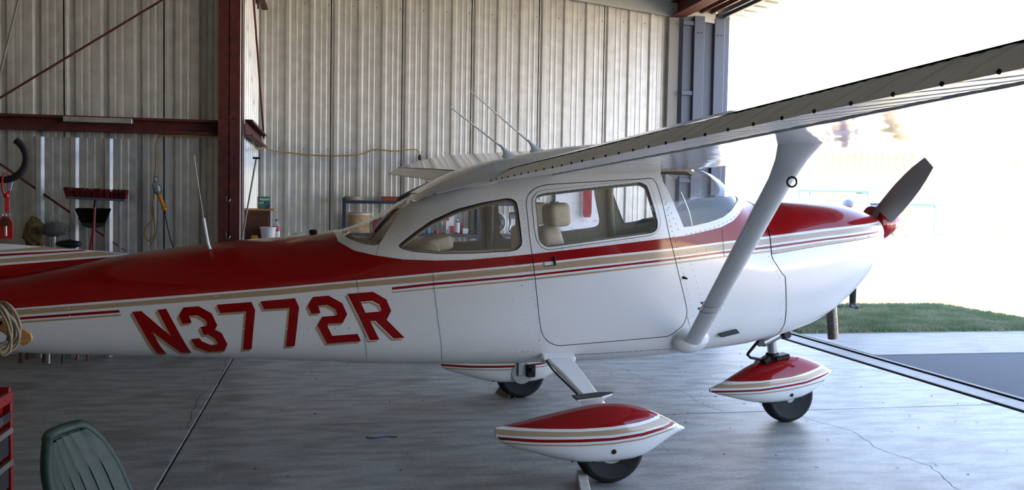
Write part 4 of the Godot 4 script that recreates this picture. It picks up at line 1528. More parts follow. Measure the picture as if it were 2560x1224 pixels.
func strut(T: Transform3D) -> void:
	var a := Vector3(0.776, 0.672, 0.515); var b := Vector3(0.262, 1.845, 2.60)
	var mb := MB.new()
	var dir := (b - a).normalized()
	var fwd := (Vector3.RIGHT - dir * dir.x).normalized()
	var th := dir.cross(fwd)
	var g := []
	var n := 14
	for i in n + 1:
		var u := float(i) / n
		var c := a.lerp(b, u)
		var k := 1.0 + 0.8 * pow(clampf((u - 0.87) / 0.13, 0, 1), 1.5)
		var row := []
		for j in 17:
			var an := TAU * j / 16.0
			var x := cos(an)
			row.append(c + fwd * (x * 0.060 * k) + th * (sin(an) * 0.026 * (1.0 + 0.25 * x)))
		g.append(row)
	mb.grid(g, true)
	var s := part(plane, "wing_strut", flipped(mb, T), M.white)
	var cf := MB.new()
	var fc := Vector3(0.772, 0.688, 0.0)
	var rows := []
	for i in 7:
		var ph := PI * 0.5 * i / 6.0
		var row := []
		for j in 21:
			var an := TAU * j / 20.0
			var q := Vector2(fc.x + 0.135 * cos(an) * cos(ph), fc.y + 0.085 * sin(an) * cos(ph))
			row.append(FL.at(q.x, q.y, -0.002 + 0.062 * sin(ph), 1.0))
		rows.append(row)
	cf.grid(rows, false)
	part(s, "strut_fairing", flipped(cf, T), M.white)
	var bolt := MB.new()
	for an in [0.5, 2.6, 3.7, 5.5]:
		bolt.lathe([[0.0, 0.004], [0.006, 0.003], [0.007, 0.0]], FL.at(fc.x + 0.118 * cos(an), fc.y + 0.072 * sin(an), 0.010, 1.0), Vector3(0, 0, 1), 8)
	part(s, "fairing_screws", flipped(bolt, T), M.dark_metal)
	var cl := MB.new()
	for u in [0.235, 0.27]:
		var c := a.lerp(b, u)
		var rp := PackedVector3Array()
		for j in 17:
			var an := TAU * j / 16.0
			rp.append(c + fwd * cos(an) * 0.0655 + th * sin(an) * 0.0275)
		cl.tube(rp, 0.0025, 5)
		cl.box(c - fwd * 0.066 + th * 0.01, Vector3(0.014, 0.012, 0.014), Basis.IDENTITY, 0.003)
	part(s, "pipe_clamp", flipped(cl, T), M.alu)
	var rg := MB.new()
	var tp := PackedVector3Array()
	var rc := a.lerp(b, 0.885) + th * -0.045 + Vector3(0.02, -0.01, 0)
	for j in 19:
		var an := TAU * j / 18.0
		tp.append(rc + Vector3(cos(an) * 0.018, sin(an) * 0.021, cos(an) * 0.008))
	rg.tube(tp, 0.0045, 8)
	part(s, "tie_down_ring", flipped(rg, T), M.dark_metal)

func pant(called: String, rows: Array, z0: float, lines: Array, axle: Vector2, mirror: bool) -> MeshInstance3D:
	var L := Loft.new(rows, z0)
	var x0: float = rows[0][0]; var x1: float = rows[rows.size() - 1][0]
	var mb := MB.new()
	var full := rect(x0, -90, x1, 90)
	var cs := cells([full], [])
	for s in [1.0, -1.0]:
		skin(mb, L, cs, 0.0, s)
	for i in 18:
		# closed ends
		for s in [1.0, -1.0]:
			var c := Vector3(x0, (rows[0][1] + rows[0][2]) * 0.5, z0)
			mb.flat3(c, L.put(x0, -90 + i * 10, 0, s), L.put(x0, -80 + i * 10, 0, s), Vector3.LEFT)
	var p := part(plane, called, mb, M.white)
	var red := PackedVector2Array(pv(lines[0]))
	var rl := PackedVector2Array([Vector2(x0 - 0.01, pv(lines[0])[0].y)])
	rl.append_array(red)
	rl.append(Vector2(x1, red[red.size() - 1].y + 0.004))
	rl.append(Vector2(x1, 99)); rl.append(Vector2(x0, 99))
	var reds := [ccw(to_phi(L, rl))]
	reds.append(ccw(to_phi(L, poly_between(pv(lines[4]), pv(lines[3])))))
	var golds := [ccw(to_phi(L, poly_between(pv(lines[2]), pv(lines[1])))), ccw(to_phi(L, poly_between(pv(lines[6]), pv(lines[5]))))]
	var rm := MB.new(); var gm := MB.new()
	for q in reds:
		for r in isect(q, full):
			var c2 := cells([r], [])
			skin(rm, L, c2, 0.0012, 1.0); skin(rm, L, c2, 0.0012, -1.0)
	for q in golds:
		for r in isect(q, full):
			var c2 := cells([r], [])
			skin(gm, L, c2, 0.0012, 1.0); skin(gm, L, c2, 0.0012, -1.0)
	part(p, "red_paint", rm, M.red)
	part(p, "gold_stripe", gm, M.gold)
	var ax := MB.new()
	for s in [1.0, -1.0]:
		ax.lathe([[0.014, 0.0], [0.014, 0.003], [0.008, 0.004], [0.0, 0.0045]], L.at(axle.x, axle.y, 0.0, s), Vector3(0, 0, s), 12)
		for q in [[-0.22, -0.055], [-0.10, -0.062]]:
			ax.lathe([[0.0, 0.004], [0.006, 0.003], [0.0075, 0.0]], L.at(axle.x + q[0], axle.y + q[1], 0.0, s), Vector3(0, 0, s), 8)
	part(p, "axle_cap", ax, M.dark_metal)
	return p

func wheel(c: Vector3, r: float, w: float, hr: float) -> void:
	var tm := MB.new()
	var pr := []
	for i in 17:
		var a := PI * i / 16.0 
		pr.append([r - 0.062 + 0.062 * pow(sin(a), 0.55), -cos(a) * w * 0.5 * (1.0 if i > 0 and i < 16 else 0.9)])
	pr.push_front([hr - 0.004, -w * 0.36])
	pr.append([hr - 0.004, w * 0.36])
	tm.lathe(pr, c, Vector3(0, 0, 1), 40)
	# contact patch: slightly flattened on the floor
	for i in tm.v.size():
		if tm.v[i].y < 0.0:
			tm.v[i].y = 0.0
	var wh := Node3D.new()
	wh.name = "wheel"
	plane.add_child(wh, true)
	part(wh, "tire", tm, M.rubber)
	var hm := MB.new()
	hm.lathe([[0.0, -w * 0.42], [r * 0.18, -w * 0.42], [r * 0.22, -w * 0.33], [hr, -w * 0.36], [hr, w * 0.36], [r * 0.22, w * 0.33], [r * 0.18, w * 0.42], [0.0, w * 0.42]], c, Vector3(0, 0, 1), 24)
	part(wh, "hub", hm, M.alu)

func gear() -> void:
	var main := []
	for q in [[-0.66, 0.272, 0.330, 0.300, 0.020, 2.4, 2.4], [-0.61, 0.238, 0.338, 0.292, 0.045, 2.5, 2.3], [-0.50, 0.202, 0.355, 0.287, 0.080, 2.6, 2.2], [-0.36, 0.162, 0.386, 0.283, 0.108, 2.8, 2.1], [-0.22, 0.131, 0.413, 0.281, 0.123, 3.0, 2.1], [-0.08, 0.124, 0.434, 0.281, 0.130, 3.2, 2.1], [0.05, 0.128, 0.436, 0.284, 0.126, 3.2, 2.1], [0.16, 0.140, 0.415, 0.288, 0.112, 3.0, 2.1], [0.25, 0.180, 0.386, 0.292, 0.092, 2.8, 2.1], [0.34, 0.232, 0.345, 0.294, 0.064, 2.5, 2.1], [0.41, 0.264, 0.306, 0.288, 0.034, 2.3, 2.1], [0.447, 0.276, 0.287, 0.281, 0.012, 2.2, 2.2]]:
		main.append(q)
	var ln := [P_RED, P_GT, P_GB, P_R2T, P_R2B, P_G2T, P_G2B]
	pant("wheel_fairing", main, 1.13, ln, Vector2(-0.02, 0.200), false)
	wheel(Vector3(-0.005, 0.197, 1.13), 0.200, 0.15, 0.088)
	var far := []
	for q in main:
		var e: Array = q.duplicate()
		e[0] += 0.07
		far.append(e)
	var lf := []
	for l in ln:
		var o := []
		for i in l.size():
			o.append(l[i] + (0.07 if i % 2 == 0 else 0.0))
		lf.append(o)
	pant("wheel_fairing", far, -1.13, lf, Vector2(0.05, 0.200), true)
	wheel(Vector3(0.065, 0.197, -1.13), 0.200, 0.15, 0.088)
	for s in [1.0, -1.0]:
		var dx := 0.0 if s > 0 else 0.06
		var lm := MB.new()
		var g := []
		for q in [[0.44, 0.602, -0.20, -0.035], [0.56, 0.580, -0.20, -0.036], [0.70, 0.523, -0.155, -0.015], [0.84, 0.460, -0.112, 0.006], [0.98, 0.398, -0.068, 0.026], [1.07, 0.350, -0.045, 0.040]]:
			var row := []
			for p in [[q[2], 0.004], [q[2] + 0.012, 0.013], [q[3] - 0.012, 0.013], [q[3], 0.004], [q[3], -0.006], [q[2], -0.006], [q[2], 0.004]]:
				row.append(Vector3(p[0] + dx, q[1] + p[1], s * q[0]))
			g.append(row)
		for i in g.size() - 1:
			for j in 6:
				var ctr: Vector3 = (g[i][0] + g[i][3] + g[i + 1][0] + g[i + 1][3]) * 0.25
				lm.quad(g[i][j], g[i][j + 1], g[i + 1][j + 1], g[i + 1][j], (g[i][j] + g[i][j + 1]) * 0.5 - ctr)
		var leg := part(plane, "gear_leg", lm, M.white)
		var fr := MB.new()
		fr.box(Vector3(-0.12 + dx, 0.592, s * 0.50), Vector3(0.22, 0.045, 0.07), Basis(Vector3.RIGHT, s * 0.45), 0.012)
		part(leg, "leg_fairing", fr, M.white)
		var hose := MB.new()
		hose.tube(curve([Vector3(-0.205 + dx, 0.585, s * 0.53), Vector3(-0.185 + dx, 0.535, s * 0.64), Vector3(-0.12 + dx, 0.455, s * 0.82), Vector3(-0.085 + dx, 0.395, s * 0.97), Vector3(-0.06 + dx, 0.33, s * 1.05)], 5), 0.006, 6)
		part(leg, "brake_hose", hose, M.black)
		var sp := MB.new()
		sp.prism(PackedVector2Array([Vector2(-0.165, 0.0), Vector2(-0.165, 0.09), Vector2(-0.02, 0.09), Vector2(0.055, 0.05), Vector2(0.055, 0.035), Vector2(-0.02, 0.0)]), Transform3D(Basis(Vector3(1, 0.09, 0), Vector3(0, 0, s), Vector3(0, 1, 0)), Vector3(dx, 0.452, s * 0.955)), 0.010)
		var stp := part(leg, "boarding_step", sp, M.white)
		var gp := MB.new()
		gp.prism(PackedVector2Array([Vector2(-0.17, -0.004), Vector2(-0.17, 0.094), Vector2(-0.02, 0.094), Vector2(0.06, 0.05), Vector2(0.06, 0.032), Vector2(-0.02, -0.004)]), Transform3D(Basis(Vector3(1, 0.09, 0), Vector3(0, 0, s), Vector3(0, 1, 0)), Vector3(dx, 0.4625, s * 0.955)), 0.006)
		part(stp, "grip_tape", gp, M.black)
		var br := MB.new()
		br.prism(PackedVector2Array([Vector2(-0.14, 0.0), Vector2(0.045, 0.012), Vector2(-0.02, -0.04), Vector2(-0.12, -0.05)]), Transform3D(Basis(Vector3.RIGHT, Vector3.UP, Vector3(0, 0, 1)), Vector3(dx, 0.452, s * 1.00)), 0.012)
		part(stp, "step_bracket", br, M.white)
		# brake disc and caliper on the inner face
		var bd := MB.new()
		var zc: float = s * 1.005
		bd.lathe([[0.0, 0.010], [0.085, 0.010], [0.088, 0.0], [0.0, 0.0]], Vector3(-0.01 + dx, 0.215, zc), Vector3(0, 0, -s), 24)
		var bdo := part(leg, "brake_disc", bd, M.alu)
		var cp := MB.new()
		cp.box(Vector3(0.055 + dx, 0.235, zc - s * 0.022), Vector3(0.07, 0.10, 0.045), Basis.IDENTITY, 0.008)
		cp.lathe([[0.018, 0.0], [0.018, 0.03], [0.010, 0.032], [0.0, 0.032]], Vector3(0.055 + dx, 0.245, zc - s * 0.04), Vector3(0, 0, -s), 12)
		part(bdo, "caliper", cp, M.dark_metal)
		var ax := MB.new()
		ax.box(Vector3(-0.03 + dx, 0.275, zc - s * 0.02), Vector3(0.045, 0.16, 0.03), Basis.IDENTITY, 0.006)
		part(bdo, "axle_bracket", ax, M.alu)

func nose(L: Loft) -> void:
	var rows := [[1.165, 0.232, 0.258, 0.246, 0.012, 2.2, 2.2], [1.24, 0.212, 0.288, 0.252, 0.045, 2.4, 2.1], [1.34, 0.187, 0.338, 0.258, 0.078, 2.6, 2.0], [1.46, 0.160, 0.404, 0.268, 0.105, 2.8, 2.0], [1.58, 0.148, 0.452, 0.280, 0.122, 3.0, 2.0], [1.70, 0.153, 0.477, 0.292, 0.128, 3.0, 2.0], [1.80, 0.168, 0.480, 0.302, 0.124, 3.0, 2.0], [1.90, 0.192, 0.461, 0.314, 0.110, 2.8, 2.0], [2.00, 0.245, 0.425, 0.330, 0.084, 2.5, 2.0], [2.08, 0.305, 0.388, 0.345, 0.050, 2.3, 2.0], [2.13, 0.345, 0.362, 0.353, 0.014, 2.2, 2.0]]
	pant("nose_wheel_fairing", rows, 0.0, [N_RED, N_GT, N_GB, N_R2T, N_R2B, N_G2T, N_G2B], Vector2(1.745, 0.217), false)
	wheel(Vector3(1.775, 0.192, 0.0), 0.195, 0.135, 0.05)
	var ng := Node3D.new()
	ng.name = "nose_gear"
	plane.add_child(ng)
	var ol := MB.new()
	ol.lathe([[0.034, 0.0], [0.034, 0.20], [0.030, 0.205], [0.030, 0.30]], Vector3(1.655, 0.46, 0.0), Vector3(-0.10, 1, 0), 18)
	part(ng, "oleo_strut", ol, M.chrome)
	var cl := MB.new()
	cl.lathe([[0.05, 0.0], [0.055, 0.03], [0.046, 0.06]], Vector3(1.655, 0.44, 0.0), Vector3(-0.10, 1, 0), 16)
	cl.box(Vector3(1.70, 0.475, 0.02), Vector3(0.12, 0.035, 0.10), Basis(Vector3.BACK, 0.2), 0.01)
	cl.box(Vector3(1.58, 0.455, 0.03), Vector3(0.06, 0.05, 0.07), Basis(Vector3.BACK, 0.5), 0.01)
	part(ng, "fork_clamp", cl, M.dark_metal)
	var hole := MB.new()
	hole.lathe([[0.0, 0.004], [0.085, 0.0]], Vector3(1.60, 0.452, 0.0), Vector3(-0.30, 1, 0), 20)
	part(ng, "strut_boot", hole, M.gasket)
	var lk := MB.new()
	lk.tube(PackedVector3Array([Vector3(1.62, 0.665, 0.04), Vector3(1.53, 0.615, 0.04), Vector3(1.435, 0.508, 0.04), Vector3(1.432, 0.492, 0.04)]), 0.011, 8)
	lk.tube(PackedVector3Array([Vector3(1.432, 0.502, 0.04), Vector3(1.455, 0.478, 0.04), Vector3(1.60, 0.452, 0.03)]), 0.010, 8)
	part(ng, "torque_link", lk, M.dark_metal)
	var dm := MB.new()
	dm.lathe([[0.0, -0.01], [0.030, -0.01], [0.032, 0.0], [0.032, 0.13], [0.024, 0.14], [0.012, 0.17], [0.0, 0.17]], Vector3(1.655, 0.64, 0.06), Vector3(-0.80, -0.36, 0.0), 16)
	part(ng, "shimmy_damper", dm, M.alu)
	var sc := MB.new()
	sc.box(Vector3(1.66, 0.66, 0.0), Vector3(0.16, 0.04, 0.16), Basis(Vector3.BACK, 0.1), 0.01)
	sc.lathe([[0.028, 0.0], [0.028, 0.05], [0.0, 0.05]], Vector3(1.70, 0.64, 0.07), Vector3(0, 0.2, 1), 12)
	part(ng, "steering_collar", sc, M.dark_metal)
	# exhaust
	var ex := MB.new()
	ex.lathe([[0.036, 0.0], [0.036, -0.26], [0.031, -0.26], [0.031, 0.0]], Vector3(1.925, 0.90, 0.29), Vector3(-0.10, 1, 0).normalized(), 20)
	part(plane, "exhaust_pipe", ex, M.exhaust)
	# vent blade low on the firewall and the fuel drain
	var vt := MB.new()
	vt.prism(PackedVector2Array([Vector2(0, 0), Vector2(0.125, 0.028), Vector2(0.145, 0.004), Vector2(0.02, -0.022)]), Transform3D(Basis.IDENTITY, L.at(0.965, 0.722, -0.005, 1.0)), 0.03)
	part(plane, "vent_scoop", vt, M.steel_dark)
	var dn := MB.new()
	dn.tube(line(L.at(0.69, 1.095, -0.002, 1.0), L.at(0.70, 1.090, 0.03, 1.0)), 0.010, 8, 0.006)
	part(plane, "static_port", dn, M.dark_metal)
	# propeller and spinner
	var pr := Node3D.new()
	pr.name = "propeller"
	plane.add_child(pr)
	var hub := Vector3(2.475, 1.445, 0.0)
	var axis := Vector3(1.0, 0.10, 0.0).normalized()
	var sp := MB.new()
	sp.lathe([[0.0, -0.04], [0.132, -0.04], [0.135, -0.01], [0.122, 0.03], [0.092, 0.095], [0.058, 0.152], [0.024, 0.202], [0.005, 0.228], [0.0, 0.229]], hub, axis, 32)
	part(pr, "spinner", sp, M.red)
	var tipv := Vector3(0.0, 0.418, 0.581)
	for s in [1.0, -1.0]:
		var bl := MB.new()
		var dir: Vector3 = tipv.normalized() * s
		dir = (dir - axis * dir.dot(axis)).normalized()
		var tg := axis.cross(dir)
		var g := []
		for q in [[0.03, 0.064, 0.040, 0.62], [0.09, 0.074, 0.034, 0.56], [0.16, 0.080, 0.026, 0.50], [0.27, 0.083, 0.018, 0.42], [0.40, 0.083, 0.013, 0.35], [0.52, 0.077, 0.010, 0.30], [0.62, 0.066, 0.008, 0.27], [0.70, 0.053, 0.006, 0.25], [0.735, 0.046, 0.004, 0.25]]:
			var row := []
			var ch := (tg * cos(q[3]) + axis * sin(q[3]))
			var nn := dir.cross(ch)
			for j in 13:
				var an := TAU * j / 12.0
				row.append(hub + dir * q[0] + ch * (cos(an) * q[1]) + nn * (sin(an) * q[2]))
			g.append(row)
		bl.grid(g, false)
		var last: Array = g[g.size() - 1]
		for j in 12:
			bl.flat3(hub + dir * 0.735, last[j], last[j + 1], dir)
		part(pr, "blade", bl, M.blade)

func fin(L: Loft) -> void:
	# dorsal fin with its stripes, fin, rudder and tailplane (beyond the frame)
	var top := pv(FIN_TOP)
	var out := PackedVector2Array([Vector2(-5.05, 2.35), Vector2(-4.72, 2.35), Vector2(-4.25, 1.62), Vector2(-3.9, 1.36), Vector2(-3.62, 1.285)])
	out.append_array(top)
	out.append(Vector2(-2.60, 1.18)); out.append(Vector2(-3.4, 1.02)); out.append(Vector2(-5.05, 0.98))
	var mb := MB.new()
	fin_skin(mb, [out], 0.0)
	var f := part(plane, "dorsal_fin", mb, M.white)
	var fs := pv(FIN_S)
	var rm := MB.new(); var gm := MB.new()
	var stripes := [
		[[Vector2(-3.9, 1.352), Vector2(-3.6, 1.215), fs[0], fs[1], Vector2(-3.385, 1.228), Vector2(-3.7, 1.246)], gm],
		[[fs[2], fs[4] , fs[5], fs[3]], rm],
		[[fs[6], fs[8], fs[9], fs[7]], gm]]
	var ext := 0.9
	for k in [[2, 4, 3, 5, rm], [6, 8, 7, 9, gm]]:
		var a: Vector2 = fs[k[0]]; var b: Vector2 = fs[k[1]]; var c: Vector2 = fs[k[2]]; var d: Vector2 = fs[k[3]]
		var poly := PackedVector2Array([a + (a - c) * ext, b + (b - d) * ext, b, d, c, a])
		fin_skin(k[4], Geometry2D.intersect_polygons(ccw(poly), ccw(out.duplicate())), 0.0012)
	var g1 := PackedVector2Array([Vector2(-3.9, 1.165), Vector2(-3.9, 1.175), Vector2(-3.385, 1.222), Vector2(-3.15, 1.2445), Vector2(-3.02, 1.2335), Vector2(-3.385, 1.212)])
	fin_skin(gm, Geometry2D.intersect_polygons(ccw(g1), ccw(out.duplicate())), 0.0012)
	var low := PackedVector2Array([fs[10] + (fs[10] - fs[11]) * 0.9, fs[10], fs[11], Vector2(-2.60, 1.18), Vector2(-3.4, 1.0), Vector2(-4.9, 0.98)])
	fin_skin(rm, Geometry2D.intersect_polygons(ccw(low), ccw(out.duplicate())), 0.0012)
	part(f, "red_stripe", rm, M.red)
	part(f, "gold_stripe", gm, M.gold)
	for s in [1.0, -1.0]:
		var hm := MB.new()
		hm.prism(PackedVector2Array([Vector2(-4.9, 0.05), Vector2(-4.05, 0.05), Vector2(-4.25, 1.72), Vector2(-4.85, 1.72)]), Transform3D(Basis(Vector3.RIGHT, Vector3(0, 0, s), Vector3.UP), Vector3(0, 0.96, 0)), 0.05)
		part(plane, "tailplane", hm, M.white)

func fin_skin(mb: MB, polys: Array, off: float) -> void:
	# symmetric thin body: thickness grows downwards into a fillet
	for poly in polys:
		var b := bounds(poly)
		for ix in range(floori(b.position.x / 0.1), ceili(b.end.x / 0.1)):
			for iy in range(floori(b.position.y / 0.03), ceili(b.end.y / 0.03)):
				for g in Geometry2D.intersect_polygons(poly, rect(ix * 0.1, iy * 0.03, (ix + 1) * 0.1, (iy + 1) * 0.03)):
					var idx := Geometry2D.triangulate_polygon(g)
					for i in range(0, idx.size(), 3):
						for s in [1.0, -1.0]:
							var a := fin_pt(g[idx[i]], off, s); var c := fin_pt(g[idx[i + 1]], off, s); var d := fin_pt(g[idx[i + 2]], off, s)
							var na := fin_n(g[idx[i]], s); var nc := fin_n(g[idx[i + 1]], s); var nd := fin_n(g[idx[i + 2]], s)
							mb.tri(a, c, d, na, nc, nd)
	if off == 0.0:
		for i in polys[0].size():
			var a: Vector2 = polys[0][i]; var b: Vector2 = polys[0][(i + 1) % polys[0].size()]
			mb.quad(fin_pt(a, 0, 1), fin_pt(b, 0, 1), fin_pt(b, 0, -1), fin_pt(a, 0, -1), Vector3(0, 1, 0))

func fin_w(p: Vector2) -> float:
	var base := FL.par(p.x)[1]
	var h := maxf(p.y - base + 0.03, 0.0)
	return 0.018 + 0.05 * exp(-h / 0.05) * clampf((-2.55 - p.x) * 2.0, 0.0, 1.0)

func fin_pt(p: Vector2, off: float, s: float) -> Vector3:
	return Vector3(p.x, p.y, s * (fin_w(p) + off))

func fin_n(p: Vector2, s: float) -> Vector3:
	var dy := (fin_w(p + Vector2(0, 0.01)) - fin_w(p - Vector2(0, 0.01))) / 0.02
	return Vector3(0, -dy, s).normalized()

func antennas(L: Loft) -> void:
	# two raked whips on the cabin roof
	for e in [[Vector3(-0.335, 1.828, 0.03), Vector3(-0.734, 2.167, 0.0)], [Vector3(-0.13, 1.870, -0.03), Vector3(-0.59, 2.274, -0.02)]]:
		var o: Vector3 = e[0] + Vector3(0, 0.02, 0); var t: Vector3 = e[1]
		var m := MB.new()
		var g := []
		for q in [[0.0, 0.072, 0.030], [0.008, 0.066, 0.027], [0.02, 0.044, 0.020], [0.04, 0.026, 0.013], [0.065, 0.015, 0.010], [0.085, 0.010, 0.009]]:
			var row := []
			for j in 17:
				var an := TAU * j / 16.0
				row.append(o + Vector3(0.02 - q[0] * 1.05 + cos(an) * q[1], q[0], sin(an) * q[2]))
			g.append(row)
		m.grid(g, true)
		m.tube(line(o + Vector3(-0.065, 0.075, 0), t), 0.0065, 8, 0.004)
		m.lathe([[0.0, -0.004], [0.007, 0.0], [0.0, 0.008]], t, t - o, 8)
		part(plane, "whip_antenna", m, M.white)
	var w := MB.new()
	w.tube(curve([Vector3(-2.20, 1.19, 0.17), Vector3(-2.205, 1.235, 0.17), Vector3(-2.22, 1.28, 0.17), Vector3(-2.245, 1.427, 0.17)], 5), 0.0105, 8, 0.0085)
	w.tube(line(Vector3(-2.245, 1.427, 0.17), Vector3(-2.30, 1.80, 0.17)), 0.0016, 5)
	part(plane, "mast_antenna", w, M.white)
	var d := MB.new()
	var rows := []
	for i in 7:
		var ph := PI * 0.5 * i / 6.0
		var row := []
		for j in 21:
			var an := TAU * j / 20.0
			row.append(Vector3(-1.715 + 0.085 * cos(an) * cos(ph), 1.312 + 0.013 * cos(an) + 0.022 * sin(ph), 0.04 + 0.05 * sin(an) * cos(ph)))
		rows.append(row)
	d.grid(rows, true)
	part(plane, "dome_antenna", d, M.white)
	var bv := MB.new()
	bv.box(Vector3(-1.60, 1.345, 0.0), Vector3(0.05, 0.03, 0.03), Basis.IDENTITY, 0.008)
	part(plane, "vent_knob", bv, M.black)

# ---------------------------------------------------------------- things in the hangar
func one(called: String, label: String, category: String, mb: MB, m: Material, group := "") -> MeshInstance3D:
	# a thing that is a single mesh
	var o := MeshInstance3D.new()
	o.name = numbered(called)
	o.mesh = mb.mesh(m)
	add_child(o)
	tag(o, label, category, group)
	return o

func lettering(parent: Node, called: String, words: String, high: float, T: Transform3D, m: Material, bold := true) -> MeshInstance3D:
	var f := SystemFont.new()
	f.font_names = PackedStringArray(["Droid Sans"])
	f.font_weight = 700 if bold else 400
	var t := TextMesh.new()
	t.text = words
	t.font = f
	t.font_size = 48
	t.pixel_size = high / 36.0
	t.depth = 0.0015
	t.material = m
	var o := MeshInstance3D.new()
	o.name = called
	o.mesh = t
	o.transform = T
	parent.add_child(o, true)
	return o

func blob(c: Vector3, s: Vector3, rough: float, sd: float, n := 20) -> MB:
	var mb := MB.new()
	var g := []
	for i in n / 2 + 1:
		var ph := -PI / 2 + PI * i / (n / 2.0)
		var row := []
		for j in n + 1:
			var th := TAU * j / n
			var d := Vector3(cos(ph) * cos(th), sin(ph), cos(ph) * sin(th))
			var k := 1.0 + rough * noise.get_noise_3d(d.x * 1.6 + sd, d.y * 1.6, d.z * 1.6)
			row.append(c + d * s * k)
		g.append(row)
	mb.grid(g, true)
	mb.outward(c)
	return mb

func make_props() -> void:
	left_wall_things()
	corner_things()
	shelf_things()
	foreground_things()
	floor_things()
	person()

func left_wall_things() -> void:
	var rng := RandomNumberGenerator.new()
	rng.seed = 77
	# loose sheet leaning on the wall
	var T := Transform3D(Basis(Vector3.RIGHT, -0.02), Vector3(-2.735, 0.0, -9.43))
	one("corrugated_sheet", "loose galvanised ribbed sheet leaning against the dark left wall", "metal sheet", ribbed(0.93, 1.0, T, 0.0, 2.10, 0.035), M.galv_loose)
	# push broom, head up
	var red_br := paint(Color(0.40, 0.05, 0.05), 0.9)
	var dark_br := paint(Color(0.06, 0.075, 0.075), 0.95)
	var red_h := paint(Color(0.50, 0.05, 0.05), 0.4)
	var b := thing("push_broom", "push broom standing head up with red bristles and red handle", "broom", Vector3(-2.12, 0, -9.30))
	var bl := MB.new()
	bl.box(Vector3(0, 1.520, 0), Vector3(0.53, 0.022, 0.10), Basis(Vector3.BACK, -0.03), 0.006)
	part(b, "block", bl, M.steel_blue)
	var rb := MB.new(); var db := MB.new()
	for i in 1700:
		var u := rng.randf_range(-0.26, 0.26); var w := rng.randf_range(-0.048, 0.048)
		var rim_ := absf(u) > 0.235 or absf(w) > 0.034
		var base := Vector3(u, 1.53 - 0.03 * u, w)
		var tip := Vector3(u * 1.06 + rng.randf_range(-0.004, 0.004), 1.60 - 0.03 * u + rng.randf_range(-0.008, 0.008) + (0.012 if rim_ else -0.012), w * 1.25)
		var s := Vector3(0.0035, 0, 0) if i % 2 == 0 else Vector3(0, 0, 0.0035)
		var mb: MB = rb if rim_ else db
		mb.quad(base - s, base + s, tip + s * 0.8, tip - s * 0.8, Vector3(0, 0, 1))
	part(b, "red_bristles", rb, red_br).set_meta("kind", "stuff")
	part(b, "dark_bristles", db, dark_br).set_meta("kind", "stuff")
	var hd := MB.new(); hd.tube(line(Vector3(-0.01, 1.515, 0.0), Vector3(-0.014, 1.44, 0.01)), 0.014, 8)
	part(b, "ferrule", hd, M.black)
	var hs := MB.new(); hs.tube(line(Vector3(-0.014, 1.45, 0.01), Vector3(-0.06, 0.0, 0.12)), 0.012, 8)
	part(b, "handle", hs, red_h)
	# angle broom, head up
	var a := thing("angle_broom", "black angled broom standing head up behind the push broom handle", "broom", Vector3(-2.165, 0, -9.36))
	var ab := MB.new()
	for i in 500:
		var u := rng.randf_range(-1, 1); var w := rng.randf_range(-0.02, 0.02)
		var base := Vector3(u * 0.10, 1.285, w); var tip := Vector3(u * 0.155, 1.425 + rng.randf_range(-0.01, 0.008), w * 1.5)
		var s := Vector3(0.005, 0, 0) if i % 2 == 0 else Vector3(0.001, 0, 0.004)
		ab.quad(base - s, base + s, tip + s, tip - s, Vector3(0, 0, 1))
	part(a, "bristles", ab, paint(Color(0.025, 0.03, 0.03), 0.95)).set_meta("kind", "stuff")
	var ac := MB.new()
	ac.prism(PackedVector2Array([Vector2(-0.105, 0.03), Vector2(0.105, 0.03), Vector2(0.085, -0.005), Vector2(0.02, -0.02), Vector2(-0.02, -0.02), Vector2(-0.085, -0.005)]), Transform3D(Basis.IDENTITY, Vector3(0, 1.262, -0.025)), 0.05)
	part(a, "cap", ac, paint(Color(0.08, 0.085, 0.09), 0.6))
	var ah := MB.new(); ah.tube(line(Vector3(0.0, 1.25, 0.0), Vector3(-0.13, 0.0, 0.10)), 0.0125, 8)
	part(a, "handle", ah, red_h)
	# dust mop: a head of twisted yarn
	var m := thing("dust_mop", "grey yarn mop standing head up with a white handle", "mop", Vector3(-2.44, 0.012, -9.12))
	var mh := MB.new()
	for i in 150:
		var an := rng.randf() * TAU
		var u := rng.randf_range(-0.10, 0.10)
		var pts := []
		for k in 5:
			var q := k / 4.0
			pts.append(Vector3(u + 0.012 * sin(an + q * 4.0) + rng.randf_range(-0.004, 0.004), 1.225 + 0.066 * cos(an + q * 2.2) * (1.0 - pow(absf(u) / 0.125, 2.0) * 0.7), 0.055 * sin(an + q * 2.2) * (1.0 - pow(absf(u) / 0.125, 2.0) * 0.7)))
		mh.tube(curve(pts, 2), 0.0062, 5)
	part(m, "yarn_head", mh, paint(Color(0.36, 0.35, 0.33), 0.95)).set_meta("kind", "stuff")
	var mo := MB.new(); mo.tube(line(Vector3(0.0, 1.20, 0.0), Vector3(-0.03, 0.0, 0.10)), 0.011, 8)
	part(m, "handle", mo, paint(Color(0.80, 0.80, 0.78), 0.4))
	# black deck brush
	var k2 := thing("deck_brush", "black oval brush standing head up beside the grey mop", "brush", Vector3(-2.30, 0.02, -9.05))
	var kb := blob(Vector3(0, 1.085, 0), Vector3(0.115, 0.036, 0.05), 0.15, 3.0, 24)
	for i in 260:
		var d := Vector3(rng.randf_range(-1, 1), rng.randf_range(-1, 1), rng.randf_range(-1, 1)).normalized()
		var p0 := Vector3(0, 1.085, 0) + d * Vector3(0.11, 0.034, 0.048)
		var s := d.cross(Vector3.UP).normalized() * 0.004
		kb.flat3(p0 - s, p0 + s, p0 + d * 0.012, d)
	part(k2, "bristle_head", kb, M.black)
